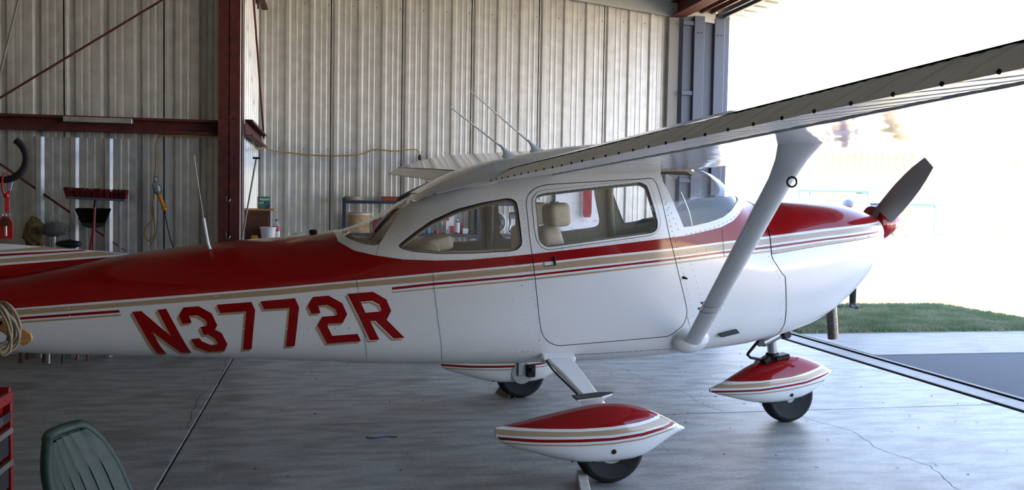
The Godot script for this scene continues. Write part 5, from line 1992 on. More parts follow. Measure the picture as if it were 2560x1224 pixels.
	var kh := MB.new(); kh.tube(line(Vector3(0.01, 1.06, 0), Vector3(-0.04, 0.0, 0.08)), 0.011, 8)
	part(k2, "handle", kh, paint(Color(0.16, 0.18, 0.2), 0.5))
	# a tan sack on a stool behind the tail
	var sk := thing("sack", "lumpy tan cloth sack behind the tail beside the mop", "sack", Vector3(-2.645, 0, -9.25))
	var sb := blob(Vector3(0, 1.19, 0), Vector3(0.095, 0.145, 0.09), 0.35, 9.0, 28)
	part(sk, "bag", sb, textured(noisy(Color(0.30, 0.25, 0.15), Color(0.44, 0.37, 0.23), 0.06, 41, 128, 4, 1.8), 4.0, 0.95))
	var stl := MB.new(); stl.box(Vector3(0, 1.05, 0), Vector3(0.24, 0.03, 0.24), Basis.IDENTITY, 0.004)
	var stt := thing("stand", "plain dark wooden stand under the tan sack", "stand", Vector3(-2.645, 0, -9.25))
	part(stt, "top", stl, M.wood_dark)
	for q in [[-0.1, -0.1], [0.1, -0.1], [-0.1, 0.1], [0.1, 0.1]]:
		var l := MB.new(); l.box(Vector3(q[0], 0.518, q[1]), Vector3(0.03, 1.036, 0.03), Basis.IDENTITY, 0.003)
		part(stt, "leg", l, M.wood_dark)
	# hanging work light
	var yel := paint(Color(0.72, 0.47, 0.03), 0.45)
	var w := thing("work_light", "hanging work light with a metal guard and yellow handle", "lamp", Vector3(-1.60, 0, -9.46))
	var top := Vector3(-0.028, 1.70, 0); var mid := Vector3(0.012, 1.572, 0.02); var low := Vector3(0.068, 1.432, 0.03)
	var gd := MB.new()
	gd.lathe([[0.012, 0.0], [0.036, 0.02], [0.042, 0.06], [0.040, 0.11], [0.022, 0.135]], top, mid - top, 16)
	part(w, "guard", gd, M.alu)
	var hk := MB.new()
	hk.tube(curve([top, top + Vector3(-0.01, 0.03, 0), top + Vector3(0.012, 0.05, -0.01), top + Vector3(0.02, 0.03, -0.02)], 4), 0.003, 6)
	part(w, "hook", hk, M.dark_metal)
	var hn := MB.new()
	hn.lathe([[0.018, 0.0], [0.024, 0.02], [0.021, 0.05], [0.018, 0.09], [0.021, 0.125], [0.030, 0.15], [0.026, 0.165], [0.0, 0.167]], mid, low - mid, 16)
	part(w, "handle", hn, yel)
	var kc := MB.new()
	kc.tube(curve([low, low + Vector3(0.015, -0.12, 0), low + Vector3(0.05, -0.28, 0.01), low + Vector3(0.085, -0.42, 0.02), low + Vector3(0.10, -0.8, 0.02), low + Vector3(0.13, -1.42, 0.06)], 6), 0.0055, 6)
	part(w, "cord", kc, M.black)
	# yellow extension cord: along the girt, down, and a loop
	var cy := paint(Color(0.62, 0.44, 0.06), 0.6)
	var c1 := MB.new()
	c1.tube(curve([Vector3(-1.045, 2.155, -9.47), Vector3(-1.25, 2.140, -9.50), Vector3(-1.45, 2.150, -9.52), Vector3(-1.585, 2.135, -9.52), Vector3(-1.625, 2.09, -9.52), Vector3(-1.632, 1.95, -9.53), Vector3(-1.635, 1.80, -9.53), Vector3(-1.650, 1.70, -9.55), Vector3(-1.652, 1.55, -9.53), Vector3(-1.665, 1.40, -9.53), Vector3(-1.640, 1.30, -9.52), Vector3(-1.642, 1.18, -9.52), Vector3(-1.690, 1.115, -9.52), Vector3(-1.735, 1.19, -9.51), Vector3(-1.70, 1.28, -9.51), Vector3(-1.652, 1.335, -9.51), Vector3(-1.650, 1.45, -9.50)], 6), 0.0065, 6)
	one("extension_cord", "yellow extension cord hanging in a loop on the left wall", "cord", c1, cy, "yellow cords")
	var c2 := MB.new()
	c2.tube(curve([Vector3(-1.68, 1.06, -9.53), Vector3(-1.63, 1.18, -9.54), Vector3(-1.615, 1.35, -9.55), Vector3(-1.62, 1.60, -9.58)], 6), 0.009, 6)
	one("grey_cable", "grey cable hanging behind the work light", "cable", c2, M.trim_grey)
	# hooks and tape scraps on the column
	for q in [[-0.955, 1.53], [-0.955, 1.17]]:
		var h := MB.new()
		h.tube(curve([Vector3(q[0], q[1] + 0.035, -9.376), Vector3(q[0] + 0.005, q[1] - 0.01, -9.36), Vector3(q[0] + 0.03, q[1] - 0.015, -9.35), Vector3(q[0] + 0.04, q[1] + 0.01, -9.36)], 4), 0.004, 6)
		one("column_hook", ["small steel hook on the red column at window height", "lower bent hook on the red column"][0 if q[1] > 1.3 else 1], "hook", h, M.chrome)

func corner_things() -> void:
	# bench behind the fuselage with what stands on it
	var bn := thing("workbench", "pale topped bench in the corner behind the airplane", "bench", Vector3(-0.445, 0, -9.98))
	var bt := MB.new(); bt.box(Vector3(0, 1.095, 0), Vector3(0.72, 0.04, 0.62), Basis.IDENTITY, 0.004)
	part(bn, "top", bt, M.pine)
	for q in [[-0.32, -0.26], [0.32, -0.26], [-0.32, 0.26], [0.32, 0.26]]:
		var l := MB.new(); l.box(Vector3(q[0], 0.5375, q[1]), Vector3(0.06, 1.075, 0.06), Basis.IDENTITY, 0.004)
		part(bn, "leg", l, M.pine)
	var bx := thing("wooden_box", "dark brown open sided wooden box on the corner bench", "box", Vector3(-0.655, 1.116, -9.99))
	var sd := MB.new()
	sd.box(Vector3(-0.045, 0.155, 0.13), Vector3(0.24, 0.31, 0.015), Basis.IDENTITY, 0.002)
	part(bx, "front_panel", sd, M.wood_dark)
	var sd2 := MB.new(); sd2.box(Vector3(-0.045, 0.155, -0.14), Vector3(0.24, 0.31, 0.015), Basis.IDENTITY, 0.002)
	part(bx, "back_panel", sd2, M.wood_dark)
	var sd3 := MB.new(); sd3.box(Vector3(-0.157, 0.155, -0.005), Vector3(0.015, 0.31, 0.255), Basis.IDENTITY, 0.002)
	part(bx, "side_panel", sd3, M.wood_dark)
	var st := MB.new(); st.box(Vector3(-0.02, 0.319, -0.005), Vector3(0.31, 0.018, 0.30), Basis.IDENTITY, 0.003)
	part(bx, "lid", st, M.pine)
	# green carton on the box
	var g := thing("carton", "green and blue product carton on the wooden box", "carton", Vector3(-0.635, 1.445, -9.93))
	var green := paint(Color(0.03, 0.36, 0.24), 0.5)
	var gb := MB.new(); gb.box(Vector3(0, 0.063, 0), Vector3(0.115, 0.126, 0.09), Basis(Vector3.UP, 0.25), 0.002)
	part(g, "box", gb, green)
	var R := Basis(Vector3.UP, 0.25)
	var tri := MB.new()
	tri.prism(PackedVector2Array([Vector2(-0.005, 0.002), Vector2(0.0565, 0.002), Vector2(0.0565, 0.062)]), Transform3D(R, R * Vector3(0, 0, 0.0452)), 0.0008)
	part(g, "blue_corner", tri, paint(Color(0.03, 0.06, 0.32), 0.5))
	var gw := paint(Color(0.85, 0.88, 0.86), 0.5)
	lettering(g, "lettering", "Raynol", 0.022, Transform3D(R, R * Vector3(0, 0.098, 0.0462)), gw)
	lettering(g, "lettering", "5W30", 0.014, Transform3D(R, R * Vector3(-0.032, 0.06, 0.0462)), gw)
	var gd := MB.new(); gd.lathe([[0.010, 0.0], [0.010, 0.001], [0.0, 0.0012]], R * Vector3(0.004, 0.062, 0.0452), R * Vector3.BACK, 14)
	part(g, "round_mark", gd, M.black)
	# bucket and bottle
	var bk := thing("bucket", "small translucent white plastic tub on the corner bench", "tub", Vector3(-0.58, 1.116, -9.775))
	var bm := MB.new()
	bm.lathe([[0.0, 0.003], [0.066, 0.003], [0.078, 0.128], [0.084, 0.130], [0.084, 0.142], [0.078, 0.142], [0.075, 0.13], [0.063, 0.006], [0.0, 0.006]], Vector3.ZERO, Vector3.UP, 28)
	var bmt := paint(Color(0.80, 0.82, 0.86), 0.4)
	bmt.subsurf_scatter_enabled = true
	bmt.subsurf_scatter_strength = 0.3
	part(bk, "tub", bm, bmt)
	var bo := thing("bottle", "clear plastic bottle with a blue cap behind the white tub", "bottle", Vector3(-0.50, 1.116, -9.90))
	var bb := MB.new()
	bb.lathe([[0.0, 0.0], [0.032, 0.0], [0.034, 0.01], [0.034, 0.13], [0.031, 0.155], [0.014, 0.195], [0.013, 0.205]], Vector3.ZERO, Vector3.UP, 20)
	part(bo, "body", bb, glass(Color(0.85, 0.9, 0.95), 0.35))
	var bl := MB.new(); bl.lathe([[0.0345, 0.095], [0.0345, 0.15]], Vector3.ZERO, Vector3.UP, 20)
	part(bo, "label_band", bl, paint(Color(0.62, 0.25, 0.32), 0.5))
	var bc := MB.new(); bc.lathe([[0.015, 0.2], [0.015, 0.222], [0.0, 0.224]], Vector3.ZERO, Vector3.UP, 16)
	part(bo, "cap", bc, paint(Color(0.12, 0.42, 0.70), 0.4))
	var pa := MB.new()
	pa.prism(PackedVector2Array([Vector2(-0.12, -0.03), Vector2(0.10, -0.03), Vector2(0.13, 0.06), Vector2(-0.08, 0.07)]), Transform3D(Basis(Vector3.RIGHT, Vector3.BACK, Vector3.DOWN), Vector3(-0.66, 1.1215, -9.76)), 0.005)
	one("paper_sheet", "white paper lying at the front of the corner bench", "paper", pa, paint(Color(0.75, 0.76, 0.74), 0.7))
	var tp := MB.new()
	tp.lathe([[0.0, 0.0], [0.021, 0.0], [0.026, 0.02], [0.024, 0.05], [0.012, 0.065], [0.0, 0.068]], Vector3(-0.745, 1.148, -9.75), Vector3(1, 0.1, 0), 14)
	one("yellow_bulb", "yellow rubber bulb lying on the white paper", "bulb", tp, paint(Color(0.72, 0.50, 0.10), 0.5))
	# squeegee pole leaning in the corner
	var po := thing("squeegee_pole", "thin grey squeegee pole leaning in the corner, black head up", "pole", Vector3.ZERO)
	var pm := MB.new(); pm.tube(line(Vector3(-0.672, 1.935, -9.36), Vector3(-0.985, 0.0, -9.22)), 0.009, 8)
	part(po, "pole", pm, M.trim_grey)
	var ph := MB.new(); ph.box(Vector3(-0.670, 1.945, -9.36), Vector3(0.07, 0.02, 0.03), Basis.IDENTITY, 0.003)
	part(po, "head", ph, M.black)
	# yellow cord on the back wall with its plug
	var cy := paint(Color(0.66, 0.50, 0.12), 0.6)
	var c := thing("wall_cord", "yellow cord strung along the bright back wall to a black plug", "cord", Vector3.ZERO, 0.0, "yellow cords")
	var cm := MB.new()
	cm.tube(curve([Vector3(-0.74, 2.12, -9.75), Vector3(-0.72, 2.08, -10.2), Vector3(-0.70, 2.14, -11.0), Vector3(-0.68, 2.16, -12.0), Vector3(-0.331, 2.13, -12.14), Vector3(0.0, 2.115, -12.14), Vector3(0.226, 2.125, -12.14), Vector3(0.45, 2.15, -12.14), Vector3(0.638, 2.215, -12.14), Vector3(0.85, 2.20, -12.14), Vector3(1.08, 2.225, -12.14), Vector3(1.17, 2.22, -12.14), Vector3(1.205, 2.16, -12.13)], 8), 0.0075, 6)
	part(c, "cable", cm, cy)
	var pg := MB.new(); pg.lathe([[0.010, 0.0], [0.020, 0.012], [0.022, 0.055], [0.012, 0.07], [0.0, 0.071]], Vector3(1.205, 2.16, -12.13), Vector3.DOWN, 12)
	part(c, "plug", pg, M.black)

func shelf_unit(label: String, x0: float, x1: float, ys: Array) -> Node3D:
	var blue := paint(Color(0.14, 0.19, 0.26), 0.5, 0.1)
	var r := thing("shelf_unit", label, "shelving", Vector3(x0, 0, -11.92), 0.0, "blue steel shelving")
	var w := x1 - x0
	for q in [[0.0, -0.17], [0.0, 0.17], [w, -0.17], [w, 0.17]]:
		var p := MB.new()
		var sx := 1.0 if q[0] == 0.0 else -1.0
		var sz: float = -signf(q[1])
		p.box(Vector3(q[0] + sx * 0.019, 0.79, q[1]), Vector3(0.038, 1.58, 0.003))
		p.box(Vector3(q[0], 0.79, q[1] + sz * 0.019), Vector3(0.003, 1.58, 0.038))
		var po := part(r, "post", p, blue)
		if q[1] > 0:
			var hm := MB.new()
			var y := 0.05
			while y < 1.56:
				hm.lathe([[0.0045, 0.0], [0.0, 0.0004]], Vector3(q[0] + sx * 0.02, y, q[1] + 0.0017), Vector3.BACK, 6)
				y += 0.04
			part(po, "slots", hm, M.black).set_meta("kind", "stuff")
	for y in ys:
		var s := MB.new()
		s.box(Vector3(w / 2, y, 0), Vector3(w - 0.004, 0.004, 0.34))
		s.box(Vector3(w / 2, y - 0.018, 0.169), Vector3(w - 0.004, 0.036, 0.003))
		s.box(Vector3(w / 2, y - 0.018, -0.169), Vector3(w - 0.004, 0.036, 0.003))
		part(r, "shelf", s, blue)
	return r

func shelf_things() -> void:
	shelf_unit("blue steel shelving along the back wall behind the rear window", 0.21, 1.97, [0.22, 0.68, 1.135, 1.545])
	shelf_unit("blue steel shelving bay nearest the cabin door window", 2.01, 3.0, [0.22, 0.68, 1.135, 1.545])
	var card := textured(noisy(Color(0.58, 0.48, 0.36), Color(0.66, 0.56, 0.43), 0.03, 61, 128, 3, 1.6), 3.0, 0.85)
	var lid := MB.new()
	lid.lathe([[0.0, 0.0], [0.115, 0.0], [0.120, 0.005], [0.120, 0.045], [0.112, 0.05], [0.0, 0.05]], Vector3(0.345, 1.548, -11.90), Vector3.UP, 28)
	one("round_tin", "low round beige tin on top of the blue shelving", "tin", lid, paint(Color(0.62, 0.56, 0.46), 0.6))
	var ob := MB.new(); ob.box(Vector3(0.84, 1.577, -11.90), Vector3(0.28, 0.058, 0.18), Basis.IDENTITY, 0.003)
	one("orange_box", "flat orange box on top of the blue shelving", "box", ob, paint(Color(0.55, 0.24, 0.09), 0.7))
	var dr := thing("fibre_drum", "tall tan fibre drum on the middle blue shelf", "drum", Vector3(0.42, 1.138, -11.92))
	var dm := MB.new(); dm.lathe([[0.0, 0.0], [0.150, 0.0], [0.150, 0.236]], Vector3.ZERO, Vector3.UP, 32)
	part(dr, "body", dm, card)
	var dl := MB.new(); dl.lathe([[0.153, 0.225], [0.153, 0.25], [0.145, 0.255], [0.0, 0.25]], Vector3.ZERO, Vector3.UP, 32)
	part(dr, "rim", dl, paint(Color(0.70, 0.66, 0.58), 0.5))
	var rc := thing("gas_can", "square red metal can beside the fibre drum", "can", Vector3(0.665, 1.138, -11.88))
	var rm := MB.new(); rm.box(Vector3(0, 0.085, 0), Vector3(0.15, 0.17, 0.10), Basis(Vector3.UP, 0.1), 0.008)
	part(rc, "body", rm, paint(Color(0.48, 0.02, 0.03), 0.35))
	var rn := MB.new(); rn.lathe([[0.018, 0.0], [0.018, 0.025], [0.0, 0.027]], Vector3(0.035, 0.168, 0), Vector3.UP, 14)
	part(rc, "cap", rn, M.black)
	var bc := MB.new(); bc.lathe([[0.0, 0.0], [0.026, 0.0], [0.027, 0.004], [0.027, 0.115], [0.016, 0.125], [0.012, 0.13], [0.0, 0.131]], Vector3(1.30, 1.138, -11.86), Vector3.UP, 18)
	one("spray_can", "light blue spray can on the middle shelf", "can", bc, paint(Color(0.22, 0.48, 0.62), 0.35))
	var rs := MB.new(); rs.lathe([[0.0, 0.0], [0.033, 0.0], [0.035, 0.003], [0.035, 0.038], [0.0, 0.040]], Vector3(1.405, 1.138, -11.84), Vector3.UP, 18)
	one("small_tin", "small squat red tin beside the blue spray can", "tin", rs, paint(Color(0.62, 0.06, 0.07), 0.4))
	# oil filter carton
	var of := thing("filter_box", "tall white and red OIL FILTER carton on the shelf", "box", Vector3(1.572, 1.138, -11.85))
	var om := MB.new(); om.box(Vector3(0, 0.117, 0), Vector3(0.105, 0.234, 0.10), Basis.IDENTITY, 0.002)
	part(of, "carton", om, paint(Color(0.78, 0.78, 0.76), 0.6))
	var red := paint(Color(0.55, 0.05, 0.06), 0.5)
	var o1 := MB.new(); o1.box(Vector3(0.026, 0.052, 0.0503), Vector3(0.052, 0.10, 0.001))
	part(of, "red_panel", o1, red)
	var o2 := MB.new(); o2.box(Vector3(-0.033, 0.20, 0.0503), Vector3(0.038, 0.06, 0.001))
	part(of, "red_panel", o2, red)
	var Rv := Basis(Vector3.BACK, PI / 2)
	lettering(of, "lettering", "OIL", 0.022, Transform3D(Rv, Vector3(-0.036, 0.03, 0.0512)), M.black)
	lettering(of, "lettering", "FILTER", 0.022, Transform3D(Rv, Vector3(-0.010, 0.052, 0.0512)), M.black)
	# aerosol with a red cap side
	var sp := thing("aerosol", "white and red aerosol can with a silver dome", "can", Vector3(1.675, 1.138, -11.84))
	var s1 := MB.new(); s1.lathe([[0.0, 0.0], [0.033, 0.0], [0.034, 0.004], [0.034, 0.145]], Vector3.ZERO, Vector3.UP, 20)
	part(sp, "body", s1, paint(Color(0.78, 0.76, 0.76), 0.35))
	var s2 := MB.new(); s2.lathe([[0.034, 0.145], [0.028, 0.16], [0.012, 0.168], [0.010, 0.185], [0.0, 0.186]], Vector3.ZERO, Vector3.UP, 20)
	part(sp, "dome", s2, M.chrome)
	var s3 := MB.new(); s3.lathe([[0.0345, 0.0], [0.0345, 0.018]], Vector3.ZERO, Vector3.UP, 20)
	part(sp, "red_band", s3, red)
	var rb := MB.new(); rb.lathe([[0.0, 0.0], [0.030, 0.0], [0.031, 0.1], [0.014, 0.13], [0.014, 0.15], [0.0, 0.151]], Vector3(1.715, 1.138, -11.92), Vector3.UP, 18)
	one("red_bottle", "dark red plastic bottle behind the aerosol can", "bottle", rb, red)
	var wb := MB.new(); wb.box(Vector3(1.775, 1.173, -11.85), Vector3(0.075, 0.07, 0.07), Basis(Vector3.UP, 0.2), 0.003)
	one("small_box", "small white cube box right of the aerosol can", "box", wb, paint(Color(0.74, 0.75, 0.76), 0.6))
	var tl := MB.new()
	tl.tube(line(Vector3(1.83, 1.148, -11.80), Vector3(1.93, 1.185, -11.86)), 0.011, 8)
	tl.box(Vector3(1.935, 1.187, -11.863), Vector3(0.04, 0.03, 0.02), Basis.IDENTITY, 0.004)
	one("hand_tool", "brass coloured hand tool lying on the shelf by the post", "tool", tl, paint(Color(0.45, 0.38, 0.24), 0.4, 0.6))
	# two lamps kept on the shelf
	var l1 := thing("round_lamp", "round chrome sealed lamp standing on the shelf behind the door post", "lamp", Vector3(2.16, 1.288, -11.84))
	var a1 := MB.new(); a1.lathe([[0.0, -0.06], [0.06, -0.045], [0.12, 0.0], [0.148, 0.03]], Vector3.ZERO, Vector3(0, 0.05, 1), 32)
	part(l1, "reflector", a1, M.chrome)
	var a2 := MB.new(); a2.lathe([[0.140, 0.025], [0.152, 0.03], [0.152, 0.04], [0.140, 0.042]], Vector3.ZERO, Vector3(0, 0.05, 1), 32)
	part(l1, "rim", a2, paint(Color(0.80, 0.81, 0.82), 0.3))
	var l2 := thing("square_lamp", "rectangular chrome lamp with a white rim on the shelf", "lamp", Vector3(2.425, 1.293, -11.84))
	var b1 := MB.new()
	var g := []
	for q in [[0.03, -0.06], [0.075, -0.04], [0.088, 0.0], [0.092, 0.03]]:
		var row := []
		for j in 25:
			var an := TAU * j / 24.0
			row.append(Vector3(signf(cos(an)) * pow(absf(cos(an)), 0.45) * q[0], signf(sin(an)) * pow(absf(sin(an)), 0.45) * q[0] * 1.55, q[1]))
		g.append(row)
	b1.grid(g)
	part(l2, "reflector", b1, M.chrome)
	var b2 := MB.new()
	var tp := PackedVector3Array()
	for j in 33:
		var an := TAU * j / 32.0
		tp.append(Vector3(signf(cos(an)) * pow(absf(cos(an)), 0.35) * 0.092, signf(sin(an)) * pow(absf(sin(an)), 0.35) * 0.145, 0.03))
	b2.tube(tp, 0.007, 6)
	part(l2, "rim", b2, paint(Color(0.85, 0.86, 0.87), 0.3))
	var lowb := MB.new(); lowb.lathe([[0.0, 0.0], [0.06, 0.0], [0.07, 0.38], [0.075, 0.40], [0.0, 0.40]], Vector3(1.90, 0.683, -11.86), Vector3.UP, 20)
	one("white_jug", "white plastic jug on the lower shelf by the post", "jug", lowb, paint(Color(0.76, 0.77, 0.76), 0.5))
	# notice board on the back wall and a red pennant before it
	var nb := thing("notice_board", "large white notice board with handwriting on the back wall", "board", Vector3(3.45, 0.93, -12.09))
	var n1 := MB.new(); n1.box(Vector3(0, 0.45, 0), Vector3(0.82, 1.02, 0.02), Basis.IDENTITY, 0.003)
	part(nb, "panel", n1, paint(Color(0.84, 0.85, 0.87), 0.35))
	var ink := paint(Color(0.62, 0.30, 0.30), 0.6); var ink2 := paint(Color(0.45, 0.52, 0.66), 0.6)
	var rng := RandomNumberGenerator.new(); rng.seed = 3
	for r in 7:
		var hw := MB.new()
		var x := -0.36
		while x < 0.36:
			var pts := []
			var l := rng.randf_range(0.05, 0.13)
			for k in 7:
				pts.append(Vector3(x + l * k / 6.0, 0.86 - r * 0.115 + rng.randf_range(-0.014, 0.014), 0.0115))
			hw.tube(curve(pts, 3), 0.0012, 4)
			x += l + rng.randf_range(0.02, 0.10)
		part(nb, "handwriting", hw, ink if r % 2 == 0 else ink2)
	var pn := MB.new()
	var pg := []
	for k in 9:
		var y := 1.84 - k * 0.058
		var hw2 := 0.062 - (0.012 if k == 8 else 0.0)
		pg.append([Vector3(3.46 - hw2, y, -11.98), Vector3(3.46, y - 0.004, -11.98 + 0.012 * sin(k * 0.9)), Vector3(3.46 + hw2, y, -11.99)])
	pn.grid(pg)
	var p2 := thing("red_pennant", "long red cloth pennant hanging before the white notice board", "pennant", Vector3.ZERO)
	part(p2, "cloth", pn, paint(Color(0.55, 0.06, 0.08), 0.7))
	var pr := MB.new(); pr.tube(line(Vector3(3.36, 1.85, -11.985), Vector3(3.56, 1.85, -11.985)), 0.006, 6)
	pr.tube(line(Vector3(3.46, 1.85, -11.985), Vector3(3.46, 1.88, -12.19)), 0.003, 5)
	part(p2, "rod", pr, M.dark_metal)

func foreground_things() -> void:
	# post just outside the frame that carries hook, keys and rope
	var ps := MB.new(); ps.box(Vector3(-1.15, 1.1, -3.325), Vector3(0.08, 2.2, 0.08), Basis.IDENTITY, 0.004)
	one("timber_post", "timber post at the left edge carrying the black hook", "post", ps, M.pine)
	var hk := MB.new()
	var hp := PackedVector3Array()
	var c := Vector3(-1.031, 1.667, -3.27)
	for k in 25:
		var a := deg_to_rad(56.0 - k * 9.0)
		hp.append(c + Vector3(cos(a) * 0.071, sin(a) * 0.071, 0))
	hp.append(Vector3(-1.09, 1.615, -3.275)); hp.append(Vector3(-1.125, 1.62, -3.29))
	hk.tube(hp, 0.0115, 10)
	one("rubber_hook", "large black rubber coated hook at the left edge", "hook", hk, M.rubber)
	# key fob on a red strap
	var red := paint(Color(0.66, 0.03, 0.04), 0.4)
	var k := thing("key_tag", "red key tag on a red strap hanging from the black hook", "key tag", Vector3(-1.022, 1.60, -3.27))
	var kc := MB.new()
	kc.tube(curve([Vector3(0.0, 0.018, 0.012), Vector3(-0.006, 0.0, 0.014), Vector3(-0.008, -0.035, 0.008), Vector3(0.0, -0.05, 0.0), Vector3(0.012, -0.035, -0.006), Vector3(0.012, -0.01, -0.012), Vector3(0.003, 0.012, -0.013)], 4), 0.0035, 6)
	part(k, "clip", kc, red)
	var cl := MB.new(); cl.box(Vector3(0.014, -0.022, 0.0), Vector3(0.010, 0.034, 0.006), Basis(Vector3.BACK, -0.2), 0.001)
	part(k, "gate", cl, paint(Color(0.62, 0.62, 0.75), 0.3, 0.5))
	var kn := blob(Vector3(0.0, -0.055, 0), Vector3(0.009, 0.008, 0.008), 0.1, 1.0, 12)
	part(k, "knot", kn, red)
	var ks := MB.new(); ks.box(Vector3(0.003, -0.085, 0.0), Vector3(0.014, 0.05, 0.004), Basis(Vector3.UP, 0.3), 0.001)
	part(k, "strap", ks, red)
	for dx in [-0.004, 0.007]:
		var kr := MB.new()
		var rp := PackedVector3Array()
		for j in 13:
			var a := TAU * j / 12.0
			rp.append(Vector3(dx + cos(a) * 0.0055, -0.117 + sin(a) * 0.008, 0.003))
		kr.tube(rp, 0.0012, 5)
		part(k, "ring", kr, M.chrome)
	var kt := MB.new()
	kt.prism(rounded(PackedVector2Array([Vector2(-0.024, -0.195), Vector2(0.020, -0.195), Vector2(0.020, -0.142), Vector2(0.006, -0.121), Vector2(-0.010, -0.121), Vector2(-0.024, -0.142)]), 0.006), Transform3D(Basis.IDENTITY, Vector3(0, 0, -0.003)), 0.006)
	var tg := part(k, "tag", kt, red)
	var kk := MB.new()
	kk.box(Vector3(0.0, -0.17, 0.005), Vector3(0.007, 0.034, 0.002), Basis.IDENTITY, 0.0005)
	part(tg, "key_blade", kk, M.chrome)
	var kb := MB.new()
	kb.lathe([[0.013, 0.0], [0.013, 0.003], [0.005, 0.0035]], Vector3(-0.002, -0.142, 0.003), Vector3.BACK, 16)
	part(tg, "key_bow", kb, paint(Color(0.30, 0.22, 0.16), 0.5, 0.4))
	# coil of rope
	var rng := RandomNumberGenerator.new(); rng.seed = 9
	var ro := MB.new()
	for j in 14:
		var pts := []
		var cx := -1.036 + rng.randf_range(-0.012, 0.012); var cyy := 1.115 + rng.randf_range(-0.012, 0.01)
		var rx := 0.040 + rng.randf_range(-0.008, 0.010); var ry := 0.066 + rng.randf_range(-0.012, 0.014)
		var cz := -3.245 + rng.randf_range(-0.028, 0.028)
		var tw := rng.randf_range(-0.5, 0.5)
		for q in 15:
			var a := TAU * q / 14.0
			pts.append(Vector3(cx + cos(a) * rx, cyy + sin(a + tw * 0.3) * ry, cz + 0.014 * sin(a * 2.0 + tw)))
		ro.tube(curve(pts, 3), 0.0045, 7)
	ro.tube(curve([Vector3(-1.035, 1.055, -3.225), Vector3(-1.02, 1.03, -3.22), Vector3(-1.00, 1.042, -3.222), Vector3(-0.996, 1.08, -3.225), Vector3(-1.004, 1.12, -3.23)], 5), 0.0045, 7)
	ro.tube(curve([Vector3(-1.03, 1.17, -3.25), Vector3(-1.07, 1.205, -3.26), Vector3(-1.115, 1.20, -3.27)], 4), 0.0045, 7)
	one("rope_coil", "coil of pale twisted rope hanging at the left edge", "rope", ro, textured(noisy(Color(0.50, 0.45, 0.36), Color(0.66, 0.61, 0.51), 0.2, 71, 128, 3, 2.0), 14.0, 0.9))
	var wd := MB.new()
	wd.prism(rounded(PackedVector2Array([Vector2(-0.07, 0.022), Vector2(0.035, 0.022), Vector2(0.05, 0.005), Vector2(0.04, -0.024), Vector2(-0.07, -0.022)]), 0.008), Transform3D(Basis(Vector3.BACK, -0.62), Vector3(-1.0, 1.088, -3.315)), 0.016)
	wd.box(Vector3(-1.085, 1.14, -3.307), Vector3(0.09, 0.03, 0.016), Basis(Vector3.BACK, -0.6), 0.003)
	one("wooden_paddle", "small tan wooden paddle behind the rope coil", "paddle", wd, M.pine)
	# red drawer tool chest
	var t := thing("tool_chest", "red metal drawer tool chest at the lower left edge", "tool chest", Vector3(-1.30, 0, -2.93))
	var rp := paint(Color(0.50, 0.03, 0.045), 0.35)
	var tb := MB.new()
	tb.box(Vector3(0, 0.44, 0), Vector3(0.56, 0.86, 0.62), Basis.IDENTITY, 0.006)
	part(t, "body", tb, rp)
	var tf := MB.new()
	for e in [[Vector3(0, 0.90, 0.30), Vector3(0.60, 0.05, 0.02)], [Vector3(0, 0.90, -0.30), Vector3(0.60, 0.05, 0.02)], [Vector3(0.295, 0.892, 0), Vector3(0.02, 0.035, 0.62)], [Vector3(-0.29, 0.90, 0), Vector3(0.02, 0.05, 0.62)]]:
		tf.box(e[0], e[1], Basis.IDENTITY, 0.003)
	part(t, "tray_rim", tf, rp)
	for e in [0.30, -0.30]:
		var cm := MB.new(); cm.box(Vector3(0.29, 0.44, e), Vector3(0.03, 0.87, 0.022), Basis.IDENTITY, 0.003)
		part(t, "corner_post", cm, rp)
	var pl := MB.new(); pl.box(Vector3(0.3055, 0.835, -0.10), Vector3(0.003, 0.03, 0.36))
	part(t, "name_plate", pl, M.black)
	lettering(t, "lettering", "CRAFTSMAN", 0.026, Transform3D(Basis(Vector3.UP, PI / 2), Vector3(0.3075, 0.835, -0.10)), M.alu)
	for q in [0.745, 0.64, 0.535, 0.43, 0.30, 0.15]:
		var d := MB.new(); d.box(Vector3(0.288, q, 0), Vector3(0.02, 0.085 if q > 0.4 else 0.12, 0.57), Basis.IDENTITY, 0.003)
		var dd := part(t, "drawer", d, M.black)
		var h := MB.new(); h.box(Vector3(0.302, q + 0.042, 0), Vector3(0.024, 0.020, 0.565), Basis.IDENTITY, 0.005)
		part(dd, "pull", h, M.alu)
	for e in [[-0.22, -0.25], [0.22, -0.25], [-0.22, 0.25], [0.22, 0.25]]:
		var ft := MB.new(); ft.lathe([[0.02, 0.0], [0.02, 0.012], [0.0, 0.012]], Vector3(e[0], 0.0, e[1]), Vector3.UP, 12)
		part(t, "foot", ft, M.rubber)
	chair()

func chair_back(h: float, v: float) -> Vector3:
	# h 0..1 up the back, v -1..1 across
	var w := 0.235 - 0.015 * h
	if h > 0.62:
		w *= sqrt(maxf(0.0, 1.0 - pow((h - 0.62) / 0.385, 2.6))) * 0.75 + 0.25 * (1.0 - (h - 0.62) / 0.38 * 0.6)
	return Vector3(-0.215 - 0.155 * h - 0.02 * h * h + 0.055 * v * v * (1.0 - 0.3 * h), 0.40 + 0.475 * h, v * w)

